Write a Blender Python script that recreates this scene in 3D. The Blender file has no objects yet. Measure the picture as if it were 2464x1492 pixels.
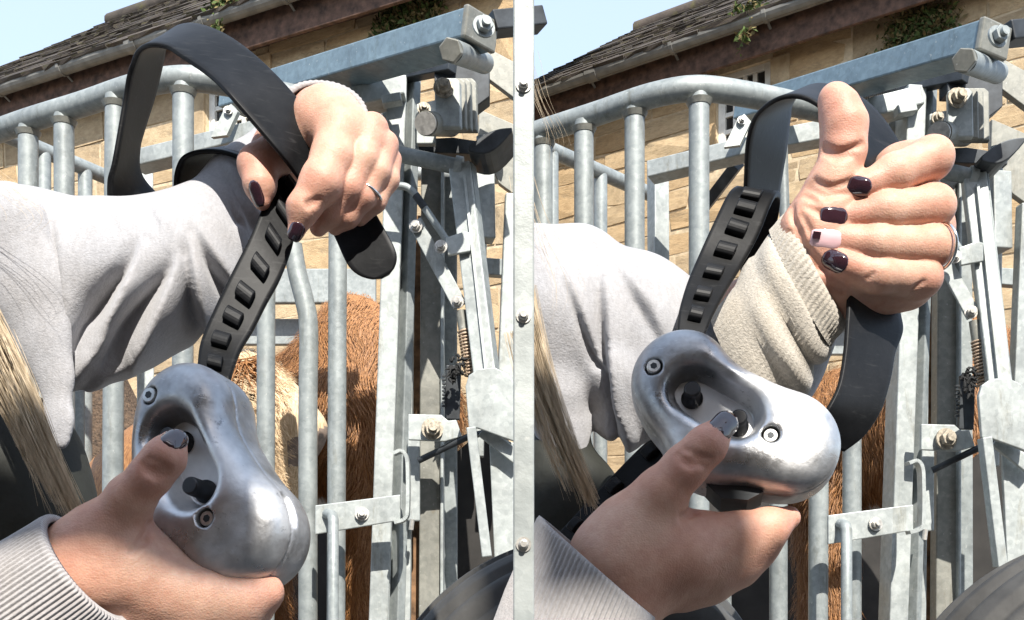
import bpy, bmesh, math, random
import numpy as np
from mathutils import Vector, Matrix
random.seed(7)
rng = np.random.RandomState(7)
scene = bpy.context.scene
COL = scene.collection
R = math.radians

# ------------------------------------------------------------------ camera, sky, sun, exposure
F = 2464.0          # focal length in reference pixels (reference frame 2464 x 1492)
CX, HZ = 1232.0, 1450.0
H = 1.12            # height of the camera above the yard
cam_d = bpy.data.cameras.new('camera')
cam_d.sensor_width = 36.0
cam_d.lens = 36.0
cam_d.shift_y = (HZ - 746.0) / F
cam_d.clip_start = 0.05
cam_d.clip_end = 600.0
cam = bpy.data.objects.new('camera', cam_d)
COL.objects.link(cam)
cam.location = (0, 0, H)
cam.rotation_euler = (R(90), 0, 0)
scene.camera = cam

SUN_AZ = 14.0       # degrees to the right of straight behind the camera
SUN_EL = 45.0
sun_vec = Vector((math.sin(R(SUN_AZ)) * math.cos(R(SUN_EL)), -math.cos(R(SUN_AZ)) * math.cos(R(SUN_EL)), math.sin(R(SUN_EL))))
world = bpy.data.worlds.new('World')
scene.world = world
world.use_nodes = True
wn = world.node_tree.nodes
wl = world.node_tree.links
bg = wn['Background']
sky = wn.new('ShaderNodeTexSky')
sky.sky_type = 'NISHITA'
sky.sun_disc = False
sky.sun_elevation = R(SUN_EL)
sky.sun_rotation = math.atan2(sun_vec.x, sun_vec.y)
sky.air_density = 1.0
sky.dust_density = 1.2
sky.ozone_density = 1.0
veil = wn.new('ShaderNodeMix')          # thin high haze over the whole sky
veil.data_type = 'RGBA'
veil.inputs[0].default_value = 0.5
veil.inputs[7].default_value = (4.35, 5.2, 6.4, 1)
wl.new(sky.outputs[0], veil.inputs[6])
wl.new(veil.outputs[2], bg.inputs[0])
bg.inputs[1].default_value = 0.15
sun_d = bpy.data.lights.new('sun', 'SUN')
sun_d.energy = 5.0
sun_d.angle = R(0.5)
sun_d.color = (1.0, 0.95, 0.87)
sun = bpy.data.objects.new('sun', sun_d)
COL.objects.link(sun)
sun.location = (2, -3, 8)
sun.rotation_euler = (-sun_vec).to_track_quat('-Z', 'Y').to_euler()
scene.view_settings.view_transform = 'Standard'
scene.view_settings.look = 'None'
scene.view_settings.exposure = 0.82
scene.view_settings.gamma = 1.0
scene.view_settings.use_curve_mapping = False
scene.render.engine = 'CYCLES'
scene.cycles.max_bounces = 6

# ------------------------------------------------------------------ helpers
def P(px, py, d):
    return Vector(((px - CX) / F * d, d, H + (HZ - py) / F * d))

def V(*a):
    return Vector(a)

def empty(name, loc, label=None, cat=None, group=None):
    o = bpy.data.objects.new(name, None)
    COL.objects.link(o)
    o.location = loc
    o.empty_display_size = 0.1
    tag(o, label, cat, group)
    return o

def tag(o, label=None, cat=None, group=None, kind=None):
    if label: o['label'] = label
    if cat: o['category'] = cat
    if group: o['group'] = group
    if kind: o['kind'] = kind
    return o

def parent_to(o, parent):
    if parent is None: return
    o.parent = parent
    if parent.type == 'EMPTY':
        o.matrix_parent_inverse = Matrix.Translation(-Vector(parent.location)) if not parent.get('_local') else Matrix.Identity(4)

class MB:
    """collects simple solids and links them as one mesh object"""
    def __init__(self):
        self.v, self.f, self.s = [], [], []
    def add(self, verts, faces, smooth=False):
        n = len(self.v)
        self.v.extend([tuple(p) for p in verts])
        self.f.extend([tuple(n + i for i in q) for q in faces])
        self.s.extend([smooth] * len(faces))
        return self
    def hexa(self, c8):
        return self.add(c8, [(0, 3, 2, 1), (4, 5, 6, 7), (0, 1, 5, 4), (1, 2, 6, 5), (2, 3, 7, 6), (3, 0, 4, 7)])
    def box(self, c, ax, ay, az):
        """centre and three half axes"""
        c = Vector(c)
        k = [(-1, -1, -1), (1, -1, -1), (1, 1, -1), (-1, 1, -1), (-1, -1, 1), (1, -1, 1), (1, 1, 1), (-1, 1, 1)]
        return self.hexa([c + ax * a + ay * b + az * e for a, b, e in k])
    def beam(self, p1, p2, w, t, wdir):
        """box from p1 to p2; w along wdir (made square to the axis), t along the third direction"""
        p1, p2 = Vector(p1), Vector(p2)
        z = (p2 - p1).normalized()
        x = (Vector(wdir) - z * Vector(wdir).dot(z)).normalized()
        y = z.cross(x)
        return self.box((p1 + p2) / 2, x * w / 2, y * t / 2, (p2 - p1) / 2)
    def tube(self, pts, r, n=14, caps=True):
        pts = [Vector(p) for p in pts]
        rs = r if isinstance(r, (list, tuple)) else [r] * len(pts)
        rings = []
        t0 = (pts[1] - pts[0]).normalized()
        ref = Vector((0, 0, 1)) if abs(t0.z) < 0.9 else Vector((1, 0, 0))
        x = (ref - t0 * ref.dot(t0)).normalized()
        vs = []
        for i, p in enumerate(pts):
            if i == 0: t = pts[1] - pts[0]
            elif i == len(pts) - 1: t = pts[-1] - pts[-2]
            else: t = (pts[i + 1] - pts[i]).normalized() + (pts[i] - pts[i - 1]).normalized()
            t.normalize()
            x = (x - t * x.dot(t)).normalized()
            y = t.cross(x)
            for k in range(n):
                a = 2 * math.pi * k / n
                vs.append(p + (x * math.cos(a) + y * math.sin(a)) * rs[i])
        fs = []
        for i in range(len(pts) - 1):
            for k in range(n):
                k2 = (k + 1) % n
                fs.append((i * n + k, i * n + k2, (i + 1) * n + k2, (i + 1) * n + k))
        self.add(vs, fs, True)
        if caps:
            m = len(pts) - 1
            self.add(vs[:n], [tuple(range(n - 1, -1, -1))])
            self.add(vs[m * n:], [tuple(range(n))])
        return self
    def cyl(self, p1, p2, r, n=16):
        return self.tube([p1, p2], r, n)
    def prism(self, outline, depth):
        """flat outline (3-D points, one plane) pushed along the vector depth"""
        o = [Vector(p) for p in outline]
        n = len(o)
        vs = o + [p + depth for p in o]
        fs = [tuple(range(n - 1, -1, -1)), tuple(range(n, 2 * n))]
        for i in range(n):
            j = (i + 1) % n
            fs.append((i, j, n + j, n + i))
        return self.add(vs, fs)
    def mesh(self, name, mat):
        me = bpy.data.meshes.new(name)
        me.from_pydata(self.v, [], self.f)
        me.polygons.foreach_set('use_smooth', self.s)
        bm = bmesh.new()
        bm.from_mesh(me)
        bmesh.ops.recalc_face_normals(bm, faces=bm.faces)
        bm.to_mesh(me)
        bm.free()
        if mat: me.materials.append(mat)
        return me
    def build(self, name, mat, parent=None, bevel=0.0, seg=2):
        o = bpy.data.objects.new(name, self.mesh(name, mat))
        COL.objects.link(o)
        parent_to(o, parent)
        if bevel:
            m = o.modifiers.new('bevel', 'BEVEL')
            m.width = bevel
            m.segments = seg
            m.limit_method = 'ANGLE'
            m.angle_limit = R(40)
            m.harden_normals = False
        return o

def link_mesh(name, me, parent=None):
    o = bpy.data.objects.new(name, me)
    COL.objects.link(o)
    parent_to(o, parent)
    return o

def np_mesh(name, verts, quads, mat, smooth=True):
    me = bpy.data.meshes.new(name)
    nv, nf = len(verts), len(quads)
    k = quads.shape[1]
    me.vertices.add(nv)
    me.vertices.foreach_set('co', np.asarray(verts, np.float32).ravel())
    me.loops.add(nf * k)
    me.loops.foreach_set('vertex_index', np.asarray(quads, np.int32).ravel())
    me.polygons.add(nf)
    me.polygons.foreach_set('loop_start', np.arange(0, nf * k, k, dtype=np.int32))
    me.polygons.foreach_set('use_smooth', np.full(nf, smooth))
    me.update(calc_edges=True)
    me.validate()
    if mat: me.materials.append(mat)
    return me

def catmull(pts, n):
    """smooth curve through points given as rows of numbers"""
    p = np.asarray(pts, float)
    p = np.vstack([2 * p[0] - p[1], p, 2 * p[-1] - p[-2]])
    out = []
    for i in range(1, len(p) - 2):
        for k in range(n):
            t = k / n
            out.append(0.5 * (2 * p[i] + (p[i + 1] - p[i - 1]) * t + (2 * p[i - 1] - 5 * p[i] + 4 * p[i + 1] - p[i + 2]) * t * t
                              + (-p[i - 1] + 3 * p[i] - 3 * p[i + 1] + p[i + 2]) * t ** 3))
    out.append(p[-2])
    return np.array(out)

# ------------------------------------------------------------------ implicit surfaces
def smin(a, b, k):
    if k <= 0: return np.minimum(a, b)
    h = np.maximum(k - np.abs(a - b), 0) / k
    return np.minimum(a, b) - h * h * k * 0.25

def smax(a, b, k):
    return -smin(-a, -b, k)

class Solid:
    def __init__(self, h):
        self.h = h
        self.ops = []
    def cap(self, a, b, ra, rb, k=0.006, mode='add', flat=None):
        """tapered capsule; flat = (axis, factor) thins it along an axis"""
        self.ops.append(('cap', np.array(a, float), np.array(b, float), ra, rb, k, mode, flat))
        return self
    def chain(self, pts, k=0.006, mode='add', flat=None):
        for (a, ra), (b, rb) in zip(pts[:-1], pts[1:]):
            self.cap(a, b, ra, rb, k, mode, flat)
        return self
    def group(self, solids_ops, k):
        self.ops.append(('group', solids_ops, k))
        return self
    def func(self, fn, lo, hi, k, mode):
        self.ops.append(('fn', fn, np.array(lo, float), np.array(hi, float), k, mode))
        return self
    def _bbox(self, op):
        if op[0] == 'cap':
            r = max(op[3], op[4]) * (1.0 if op[7] is None else max(1.0, op[7][1]))
            return np.minimum(op[1], op[2]) - r, np.maximum(op[1], op[2]) + r
        if op[0] == 'fn':
            return op[2], op[3]
        lo = np.min([self._bbox(o)[0] for o in op[1]], axis=0)
        hi = np.max([self._bbox(o)[1] for o in op[1]], axis=0)
        return lo, hi
    def _dist(self, op, X, Y, Z):
        if op[0] == 'fn':
            return op[1](X, Y, Z)
        _, a, b, ra, rb, k, mode, flat = op
        dx, dy, dz = X - a[0], Y - a[1], Z - a[2]
        ba = b - a
        if flat is not None:
            ax, fac = np.array(flat[0], float), flat[1]
            ax /= np.linalg.norm(ax)
            s = 1.0 / fac - 1.0
            q = dx * ax[0] + dy * ax[1] + dz * ax[2]
            dx, dy, dz = dx + ax[0] * q * s, dy + ax[1] * q * s, dz + ax[2] * q * s
            ba = ba + ax * np.dot(ba, ax) * s
        bb = float(np.dot(ba, ba)) + 1e-12
        t = np.clip((dx * ba[0] + dy * ba[1] + dz * ba[2]) / bb, 0, 1)
        d = np.sqrt((dx - ba[0] * t) ** 2 + (dy - ba[1] * t) ** 2 + (dz - ba[2] * t) ** 2) - (ra + (rb - ra) * t)
        return d if flat is None else d * min(1.0, flat[1])
    def _apply(self, Fd, op):
        lo, hi = self._bbox(op)
        kk = op[2] if op[0] == 'group' else (op[5] if op[0] == 'cap' else op[4])
        m = kk + 3 * self.h
        i0 = np.clip(np.floor((lo - m - self.org) / self.h).astype(int), 0, np.array(Fd.shape))
        i1 = np.clip(np.ceil((hi + m - self.org) / self.h).astype(int) + 1, 0, np.array(Fd.shape))
        if np.any(i1 <= i0): return
        sl = tuple(slice(p, q) for p, q in zip(i0, i1))
        X = (self.org[0] + self.h * np.arange(i0[0], i1[0]))[:, None, None]
        Y = (self.org[1] + self.h * np.arange(i0[1], i1[1]))[None, :, None]
        Z = (self.org[2] + self.h * np.arange(i0[2], i1[2]))[None, None, :]
        if op[0] == 'group':
            sub = None
            for o in op[1]:
                d = self._dist(o, X, Y, Z)
                sub = d if sub is None else smin(sub, d, o[5])
            Fd[sl] = smin(Fd[sl], sub, kk)
            return
        d = self._dist(op, X, Y, Z)
        mode = op[6] if op[0] == 'cap' else op[5]
        if mode == 'add': Fd[sl] = smin(Fd[sl], d, kk)
        elif mode == 'sub': Fd[sl] = smax(Fd[sl], -d, kk)
    def field(self):
        bbs = [self._bbox(o) for o in self.ops if not (o[0] == 'cap' and o[6] == 'sub') and not (o[0] == 'fn' and o[5] == 'sub')]
        lo = np.min([b[0] for b in bbs], axis=0) - 4 * self.h
        hi = np.max([b[1] for b in bbs], axis=0) + 4 * self.h
        self.org = lo
        n = np.ceil((hi - lo) / self.h).astype(int) + 1
        Fd = np.full(n, 0.5, np.float32)
        for op in self.ops:
            self._apply(Fd, op)
        self.F = Fd
        return self
    def nets(self, smooth=1):
        Fd, h, org = self.F, self.h, self.org
        S = Fd < 0
        c = [S[i:S.shape[0] - 1 + i, j:S.shape[1] - 1 + j, k:S.shape[2] - 1 + k] for i in (0, 1) for j in (0, 1) for k in (0, 1)]
        allc = c[0].copy(); anyc = c[0].copy()
        for q in c[1:]:
            allc &= q; anyc |= q
        mixed = anyc & ~allc
        cells = np.argwhere(mixed)
        ids = np.full(mixed.shape, -1, np.int32)
        ids[mixed] = np.arange(len(cells))
        I, J, K = cells.T
        acc = np.zeros((len(cells), 3)); cnt = np.zeros(len(cells))
        offs = [(i, j, k) for i in (0, 1) for j in (0, 1) for k in (0, 1)]
        val = {o: Fd[I + o[0], J + o[1], K + o[2]].astype(float) for o in offs}
        for o in offs:
            for ax in range(3):
                if o[ax] == 0:
                    o2 = list(o); o2[ax] = 1; o2 = tuple(o2)
                    a, b = val[o], val[o2]
                    m = (a < 0) != (b < 0)
                    t = np.where(m, a / np.where(m, a - b, 1.0), 0)
                    p = np.tile(np.array(o, float), (len(cells), 1))
                    p[:, ax] += t
                    acc[m] += p[m]; cnt[m] += 1
        verts = org + h * (cells + acc / cnt[:, None])
        quads = []
        for ax in range(3):
            u, v = (ax + 1) % 3, (ax + 2) % 3
            a = np.take(S, range(S.shape[ax] - 1), axis=ax)
            b = np.take(S, range(1, S.shape[ax]), axis=ax)
            e = np.argwhere(a != b)
            ok = (e[:, u] > 0) & (e[:, v] > 0) & (e[:, u] < S.shape[u] - 1) & (e[:, v] < S.shape[v] - 1)
            e = e[ok]
            ins = a[tuple(e.T)]
            def cid(du, dv):
                q = e.copy(); q[:, u] += du; q[:, v] += dv
                return ids[tuple(q.T)]
            q = np.stack([cid(-1, -1), cid(0, -1), cid(0, 0), cid(-1, 0)], 1)
            q[~ins] = q[~ins][:, ::-1]
            quads.append(q)
        quads = np.vstack(quads)
        quads = quads[(quads >= 0).all(1)]
        for _ in range(smooth):
            s = np.zeros_like(verts); n = np.zeros(len(verts))
            for a in range(4):
                b = (a + 1) % 4
                np.add.at(s, quads[:, a], verts[quads[:, b]]); np.add.at(n, quads[:, a], 1)
                np.add.at(s, quads[:, b], verts[quads[:, a]]); np.add.at(n, quads[:, b], 1)
            verts = verts * 0.4 + 0.6 * s / np.maximum(n, 1)[:, None]
        return verts, quads
    def normals(self, verts):
        e = self.h
        q0 = (verts - self.org) / self.h
        def val(q):
            i = np.clip(np.floor(q).astype(int), 0, np.array(self.F.shape) - 2)
            t = np.clip(q - i, 0, 1)
            out = 0
            for a in (0, 1):
                for b in (0, 1):
                    for c in (0, 1):
                        w = (t[:, 0] if a else 1 - t[:, 0]) * (t[:, 1] if b else 1 - t[:, 1]) * (t[:, 2] if c else 1 - t[:, 2])
                        out = out + w * self.F[i[:, 0] + a, i[:, 1] + b, i[:, 2] + c]
            return out
        g = np.stack([val(q0 + np.eye(3)[a]) - val(q0 - np.eye(3)[a]) for a in range(3)], 1)
        return g / (np.linalg.norm(g, axis=1)[:, None] + 1e-9)
    def sample(self, p):
        q = (np.asarray(p, float) - self.org) / self.h
        i = np.floor(q).astype(int)
        if np.any(i < 0) or np.any(i + 1 >= np.array(self.F.shape)): return 0.5
        t = q - i
        v = 0.0
        for a in (0, 1):
            for b in (0, 1):
                for c in (0, 1):
                    w = (t[0] if a else 1 - t[0]) * (t[1] if b else 1 - t[1]) * (t[2] if c else 1 - t[2])
                    v += w * float(self.F[i[0] + a, i[1] + b, i[2] + c])
        return v
    def hit(self, px, py, d0, d1, step=0.0005):
        """first surface point seen from the camera at a reference pixel, and its normal"""
        d = d0
        while d < d1:
            if self.sample(P(px, py, d)) < 0: break
            d += step
        else:
            d = (d0 + d1) / 2
        p = P(px, py, d)
        e = self.h * 3.5
        g = Vector([self.sample(p + Vector([e if k == a else 0 for k in range(3)])) - self.sample(p - Vector([e if k == a else 0 for k in range(3)])) for a in range(3)])
        if g.length < 1e-9: g = Vector((0, -1, 0))
        return p, g.normalized()

def relax(verts, quads, times, f=0.5):
    for _ in range(times):
        s = np.zeros_like(verts); n = np.zeros(len(verts))
        for a in range(4):
            b = (a + 1) % 4
            np.add.at(s, quads[:, a], verts[quads[:, b]]); np.add.at(n, quads[:, a], 1)
            np.add.at(s, quads[:, b], verts[quads[:, a]]); np.add.at(n, quads[:, b], 1)
        verts = verts * (1 - f) + f * s / np.maximum(n, 1)[:, None]
    return verts

def join_np(parts):
    vs, qs, n = [], [], 0
    for v, q in parts:
        vs.append(v); qs.append(q + n); n += len(v)
    return np.vstack(vs), np.vstack(qs)
# ------------------------------------------------------------------ materials
def new_mat(name):
    m = bpy.data.materials.new(name)
    m.use_nodes = True
    nt = m.node_tree
    b = nt.nodes['Principled BSDF']
    return m, nt, b

def noise(nt, scale, detail=4, rough=0.55, coord='Object', stretch=None, dist=0.0):
    tc = nt.nodes.new('ShaderNodeTexCoord')
    n = nt.nodes.new('ShaderNodeTexNoise')
    n.inputs['Scale'].default_value = scale
    n.inputs['Detail'].default_value = detail
    n.inputs['Roughness'].default_value = rough
    n.inputs['Distortion'].default_value = dist
    if stretch:
        mp = nt.nodes.new('ShaderNodeMapping')
        mp.inputs['Scale'].default_value = stretch
        nt.links.new(tc.outputs[coord], mp.inputs[0])
        nt.links.new(mp.outputs[0], n.inputs['Vector'])
    else:
        nt.links.new(tc.outputs[coord], n.inputs['Vector'])
    return n.outputs[0]

def ramp(nt, fac, stops):
    r = nt.nodes.new('ShaderNodeValToRGB')
    e = r.color_ramp.elements
    while len(e) < len(stops): e.new(0.5)
    for q, (p, c) in zip(e, stops):
        q.position = p
        q.color = (*c, 1) if len(c) == 3 else c
    nt.links.new(fac, r.inputs[0])
    return r.outputs[0]

def mix(nt, fac, a, b, mode='MIX'):
    m = nt.nodes.new('ShaderNodeMix')
    m.data_type = 'RGBA'
    m.blend_type = mode
    for sock, val in ((m.inputs[0], fac), (m.inputs[6], a), (m.inputs[7], b)):
        if isinstance(val, (int, float)): sock.default_value = val
        elif isinstance(val, tuple): sock.default_value = (*val, 1)
        else: nt.links.new(val, sock)
    return m.outputs[2]

def bump(nt, b, height, strength=0.2, dist=0.002, normal=None):
    n = nt.nodes.new('ShaderNodeBump')
    n.inputs['Strength'].default_value = strength
    n.inputs['Distance'].default_value = dist
    nt.links.new(height, n.inputs['Height'])
    if normal is not None: nt.links.new(normal, n.inputs['Normal'])
    nt.links.new(n.outputs[0], b.inputs['Normal'])
    return n.outputs[0]

def simple(name, col, rough=0.5, metal=0.0, var=0.0, scale=40, bmp=0.0, bscale=200, bdist=0.001):
    m, nt, b = new_mat(name)
    b.inputs['Roughness'].default_value = rough
    b.inputs['Metallic'].default_value = metal
    if var:
        lo = tuple(max(0, c * (1 - var)) for c in col)
        hi = tuple(min(1, c * (1 + var)) for c in col)
        nt.links.new(ramp(nt, noise(nt, scale), [(0.3, lo), (0.7, hi)]), b.inputs['Base Color'])
    else:
        b.inputs['Base Color'].default_value = (*col, 1)
    if bmp:
        bump(nt, b, noise(nt, bscale, 3), bmp, bdist)
    return m

def galvanised(name, base=(0.31, 0.335, 0.33), dirt=0.35, rough=0.5, tint_scale=9):
    m, nt, b = new_mat(name)
    n1 = noise(nt, tint_scale, 6, 0.65)
    n2 = noise(nt, 55, 3, 0.6)
    c = ramp(nt, n1, [(0.30, tuple(x * 0.78 for x in base)), (0.5, base), (0.72, tuple(min(1, x * 1.14) for x in base))])
    c = mix(nt, 0.5, c, ramp(nt, n2, [(0.38, (0.70, 0.72, 0.72)), (0.62, (1, 1, 1))]), 'MULTIPLY')
    # splashes of dried muck and limey spots
    d = ramp(nt, noise(nt, 16, 8, 0.75), [(0.62, (0, 0, 0)), (0.72, (1, 1, 1))])
    f = nt.nodes.new('ShaderNodeMath'); f.operation = 'MULTIPLY'; f.inputs[1].default_value = dirt
    nt.links.new(d, f.inputs[0])
    c = mix(nt, f.outputs[0], c, (0.22, 0.185, 0.13))
    vo = nt.nodes.new('ShaderNodeTexVoronoi'); vo.inputs['Scale'].default_value = 95
    tcv = nt.nodes.new('ShaderNodeTexCoord'); nt.links.new(tcv.outputs['Object'], vo.inputs['Vector'])
    sg = ramp(nt, vo.outputs['Color'], [(0.2, (0.80, 0.81, 0.82)), (0.8, (1, 1, 1))])
    c = mix(nt, 0.8, c, sg, 'MULTIPLY')
    st = ramp(nt, noise(nt, 26, 7, 0.75, stretch=(1, 1, 0.16), dist=0.4), [(0.56, (1, 1, 1)), (0.70, (0.62, 0.57, 0.48))])
    c = mix(nt, 0.75, c, st, 'MULTIPLY')
    ru = ramp(nt, noise(nt, 11, 9, 0.8), [(0.665, (0, 0, 0)), (0.72, (1, 1, 1))])
    gr = nt.nodes.new('ShaderNodeMath'); gr.operation = 'MULTIPLY'; gr.inputs[1].default_value = dirt
    nt.links.new(ru, gr.inputs[0])
    c = mix(nt, gr.outputs[0], c, (0.20, 0.095, 0.04))
    s = ramp(nt, noise(nt, 120, 2, 0.5), [(0.70, (0, 0, 0)), (0.74, (1, 1, 1))])
    g = nt.nodes.new('ShaderNodeMath'); g.operation = 'MULTIPLY'; g.inputs[1].default_value = 0.5
    nt.links.new(s, g.inputs[0])
    c = mix(nt, g.outputs[0], c, (0.5, 0.5, 0.47))
    nt.links.new(c, b.inputs['Base Color'])
    b.inputs['Metallic'].default_value = 0.25
    nt.links.new(ramp(nt, n1, [(0.3, (rough - 0.1,) * 3), (0.7, (rough + 0.15,) * 3)]), b.inputs['Roughness'])
    bump(nt, b, noise(nt, 70, 5, 0.7), 0.25, 0.0015)
    return m

M = {}
M['galv'] = galvanised('galvanised_steel')
M['galv_pale'] = galvanised('galvanised_steel_pale', (0.44, 0.465, 0.45), 0.3)
M['galv_dirty'] = galvanised('galvanised_steel_mucky', (0.28, 0.275, 0.24), 0.9)
M['blue_beam'] = galvanised('galvanised_beam_blue_cast', (0.20, 0.275, 0.32), 0.25, 0.45)
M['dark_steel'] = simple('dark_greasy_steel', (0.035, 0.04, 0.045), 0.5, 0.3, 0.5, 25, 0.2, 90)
M['rust'] = simple('rust_stained_steel', (0.20, 0.11, 0.055), 0.85, 0.0, 0.6, 30, 0.4, 120)
M['bolt'] = simple('zinc_bolt', (0.52, 0.50, 0.46), 0.4, 0.6, 0.3, 90, 0.2, 300)
M['bolt_mucky'] = simple('zinc_bolt_mucky', (0.32, 0.28, 0.22), 0.6, 0.3, 0.5, 120, 0.5, 260)
M['spring'] = simple('rusty_spring_wire', (0.42, 0.31, 0.22), 0.55, 0.4, 0.3, 200)
M['black_rag'] = simple('black_greasy_twine', (0.012, 0.012, 0.012), 0.8)
M['shade_dark'] = simple('painted_shade', (0.022, 0.020, 0.018), 0.8, 0, 0.4, 12, 0.3, 60)  # shade put into the colour of the sheets that use it

def rubber(name, k):
    m, nt, b = new_mat(name)
    c = ramp(nt, noise(nt, 22, 6, 0.65), [(0.35, (0.005 * k, 0.0053 * k, 0.006 * k)), (0.7, (0.016 * k, 0.0165 * k, 0.018 * k))])
    sc = ramp(nt, noise(nt, 60, 4, 0.6, stretch=(1, 1, 6), dist=0.6), [(0.58, (0, 0, 0)), (0.70, (1, 1, 1))])
    g = nt.nodes.new('ShaderNodeMath'); g.operation = 'MULTIPLY'; g.inputs[1].default_value = 0.22
    nt.links.new(sc, g.inputs[0])
    c = mix(nt, g.outputs[0], c, (0.07, 0.07, 0.07))
    nt.links.new(c, b.inputs['Base Color'])
    b.inputs['Roughness'].default_value = 0.46
    b.inputs['Specular IOR Level'].default_value = 0.14
    bump(nt, b, noise(nt, 260, 3), 0.12, 0.0006)
    return m
M['rubber'] = rubber('worn_black_rubber', 0.45)
M['rubber_strap'] = rubber('paler_black_rubber', 1.0)  # paler tone of the strap rubber, for loops and studs
M['tyre'] = simple('sun_bleached_tyre_rubber', (0.055, 0.054, 0.052), 0.75, 0, 0.35, 30, 0.35, 180)
M['button'] = simple('black_plastic', (0.012, 0.012, 0.014), 0.35, 0, 0.3, 80)

def cast_alloy():
    m, nt, b = new_mat('cast_aluminium')
    n1 = noise(nt, 14, 5, 0.6)
    c = ramp(nt, n1, [(0.36, (0.24, 0.24, 0.245)), (0.48, (0.46, 0.46, 0.465)), (0.60, (0.70, 0.70, 0.70))])
    p = ramp(nt, noise(nt, 70, 6, 0.75), [(0.60, (1, 1, 1)), (0.68, (0.30, 0.30, 0.31))])
    c = mix(nt, 0.75, c, p, 'MULTIPLY')
    sx = ramp(nt, noise(nt, 90, 5, 0.7, stretch=(1, 1, 7), dist=1.2), [(0.62, (0, 0, 0)), (0.68, (1, 1, 1))])
    gx = nt.nodes.new('ShaderNodeMath'); gx.operation = 'MULTIPLY'; gx.inputs[1].default_value = 0.35
    nt.links.new(sx, gx.inputs[0])
    c = mix(nt, gx.outputs[0], c, (0.78, 0.78, 0.77))
    nt.links.new(c, b.inputs['Base Color'])
    b.inputs['Metallic'].default_value = 0.82
    nt.links.new(ramp(nt, noise(nt, 30, 5, 0.7), [(0.36, (0.26,) * 3), (0.62, (0.62,) * 3)]), b.inputs['Roughness'])
    n0 = bump(nt, b, noise(nt, 420, 4, 0.6), 0.30, 0.0005)
    bump(nt, b, noise(nt, 45, 4, 0.6), 0.18, 0.0016, n0)
    return m
M['alloy'] = cast_alloy()
M['alloy_plate'] = simple('pale_alloy_plate', (0.62, 0.62, 0.62), 0.45, 0.3, 0.1, 80)
M['screw'] = simple('bright_steel_screw', (0.62, 0.62, 0.60), 0.3, 0.85, 0.2, 200)

def skin():
    m, nt, b = new_mat('skin')
    c = ramp(nt, noise(nt, 38, 4, 0.6), [(0.32, (0.53, 0.315, 0.23)), (0.52, (0.61, 0.385, 0.285)), (0.72, (0.66, 0.43, 0.32))])
    sp = ramp(nt, noise(nt, 14, 3, 0.5), [(0.40, (1.0, 0.86, 0.82)), (0.62, (1, 1, 1))])
    c = mix(nt, 0.8, c, sp, 'MULTIPLY')
    nt.links.new(c, b.inputs['Base Color'])
    at = nt.nodes.new('ShaderNodeAttribute'); at.attribute_name = 'flush'
    fl = nt.nodes.new('ShaderNodeMath'); fl.operation = 'MULTIPLY'; fl.inputs[1].default_value = 0.55
    nt.links.new(at.outputs['Fac'], fl.inputs[0])
    c = mix(nt, fl.outputs[0], c, (0.58, 0.27, 0.20))
    mo = ramp(nt, noise(nt, 120, 5, 0.7), [(0.42, (0.90, 0.83, 0.81)), (0.60, (1, 1, 1))])
    c = mix(nt, 0.7, c, mo, 'MULTIPLY')
    nt.links.new(c, b.inputs['Base Color'])
    b.inputs['Roughness'].default_value = 0.52
    b.inputs['Specular IOR Level'].default_value = 0.38
    b.inputs['Subsurface Weight'].default_value = 0.25
    b.inputs['Subsurface Radius'].default_value = (0.008, 0.003, 0.0015)
    b.inputs['Subsurface Scale'].default_value = 0.6
    v = nt.nodes.new('ShaderNodeTexVoronoi')
    v.inputs['Scale'].default_value = 900
    tc = nt.nodes.new('ShaderNodeTexCoord')
    nt.links.new(tc.outputs['Object'], v.inputs['Vector'])
    n0 = bump(nt, b, v.outputs['Distance'], 0.28, 0.0005)
    n1 = bump(nt, b, noise(nt, 210, 5, 0.7, stretch=(1, 1, 2.6)), 0.26, 0.0009, n0)
    bump(nt, b, noise(nt, 60, 4, 0.6), 0.22, 0.0016, n1)
    return m
M['skin'] = skin()
M['plum'] = simple('dark_plum_nail_varnish', (0.028, 0.010, 0.016), 0.08)
M['plum'].node_tree.nodes['Principled BSDF'].inputs['Coat Weight'].default_value = 1.0
M['pink'] = simple('pink_nail_varnish', (0.78, 0.50, 0.52), 0.12)
M['ring'] = simple('silver_ring', (0.75, 0.74, 0.70), 0.18, 1.0)

def fleece(name, base, fuzz=0.5):
    m, nt, b = new_mat(name)
    c = ramp(nt, noise(nt, 420, 2, 0.6, stretch=(1, 1, 0.4)), [(0.35, tuple(x * 0.86 for x in base)), (0.65, base)])
    c2 = ramp(nt, noise(nt, 17, 5, 0.65), [(0.35, (0.93, 0.90, 0.86)), (0.6, (1, 1, 1))])
    c = mix(nt, 0.8, c, c2, 'MULTIPLY')
    sp = ramp(nt, noise(nt, 34, 6, 0.8), [(0.715, (0, 0, 0)), (0.75, (1, 1, 1))])
    g = nt.nodes.new('ShaderNodeMath'); g.operation = 'MULTIPLY'; g.inputs[1].default_value = 0.35
    nt.links.new(sp, g.inputs[0])
    c = mix(nt, g.outputs[0], c, (0.33, 0.25, 0.15))
    nt.links.new(c, b.inputs['Base Color'])
    b.inputs['Roughness'].default_value = 0.95
    b.inputs['Sheen Weight'].default_value = 0.3
    n0 = bump(nt, b, noise(nt, 700, 3, 0.7), fuzz, 0.0012)
    bump(nt, b, noise(nt, 45, 4, 0.6), 0.2, 0.004, n0)
    return m
M['hoodie'] = fleece('pale_grey_hoodie_jersey', (0.405, 0.405, 0.425))
M['hoodie_in'] = fleece('cream_hoodie_fleece', (0.54, 0.495, 0.425), 0.8)
M['rib'] = fleece('ribbed_hoodie_cuff', (0.38, 0.365, 0.365), 0.4)
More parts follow.
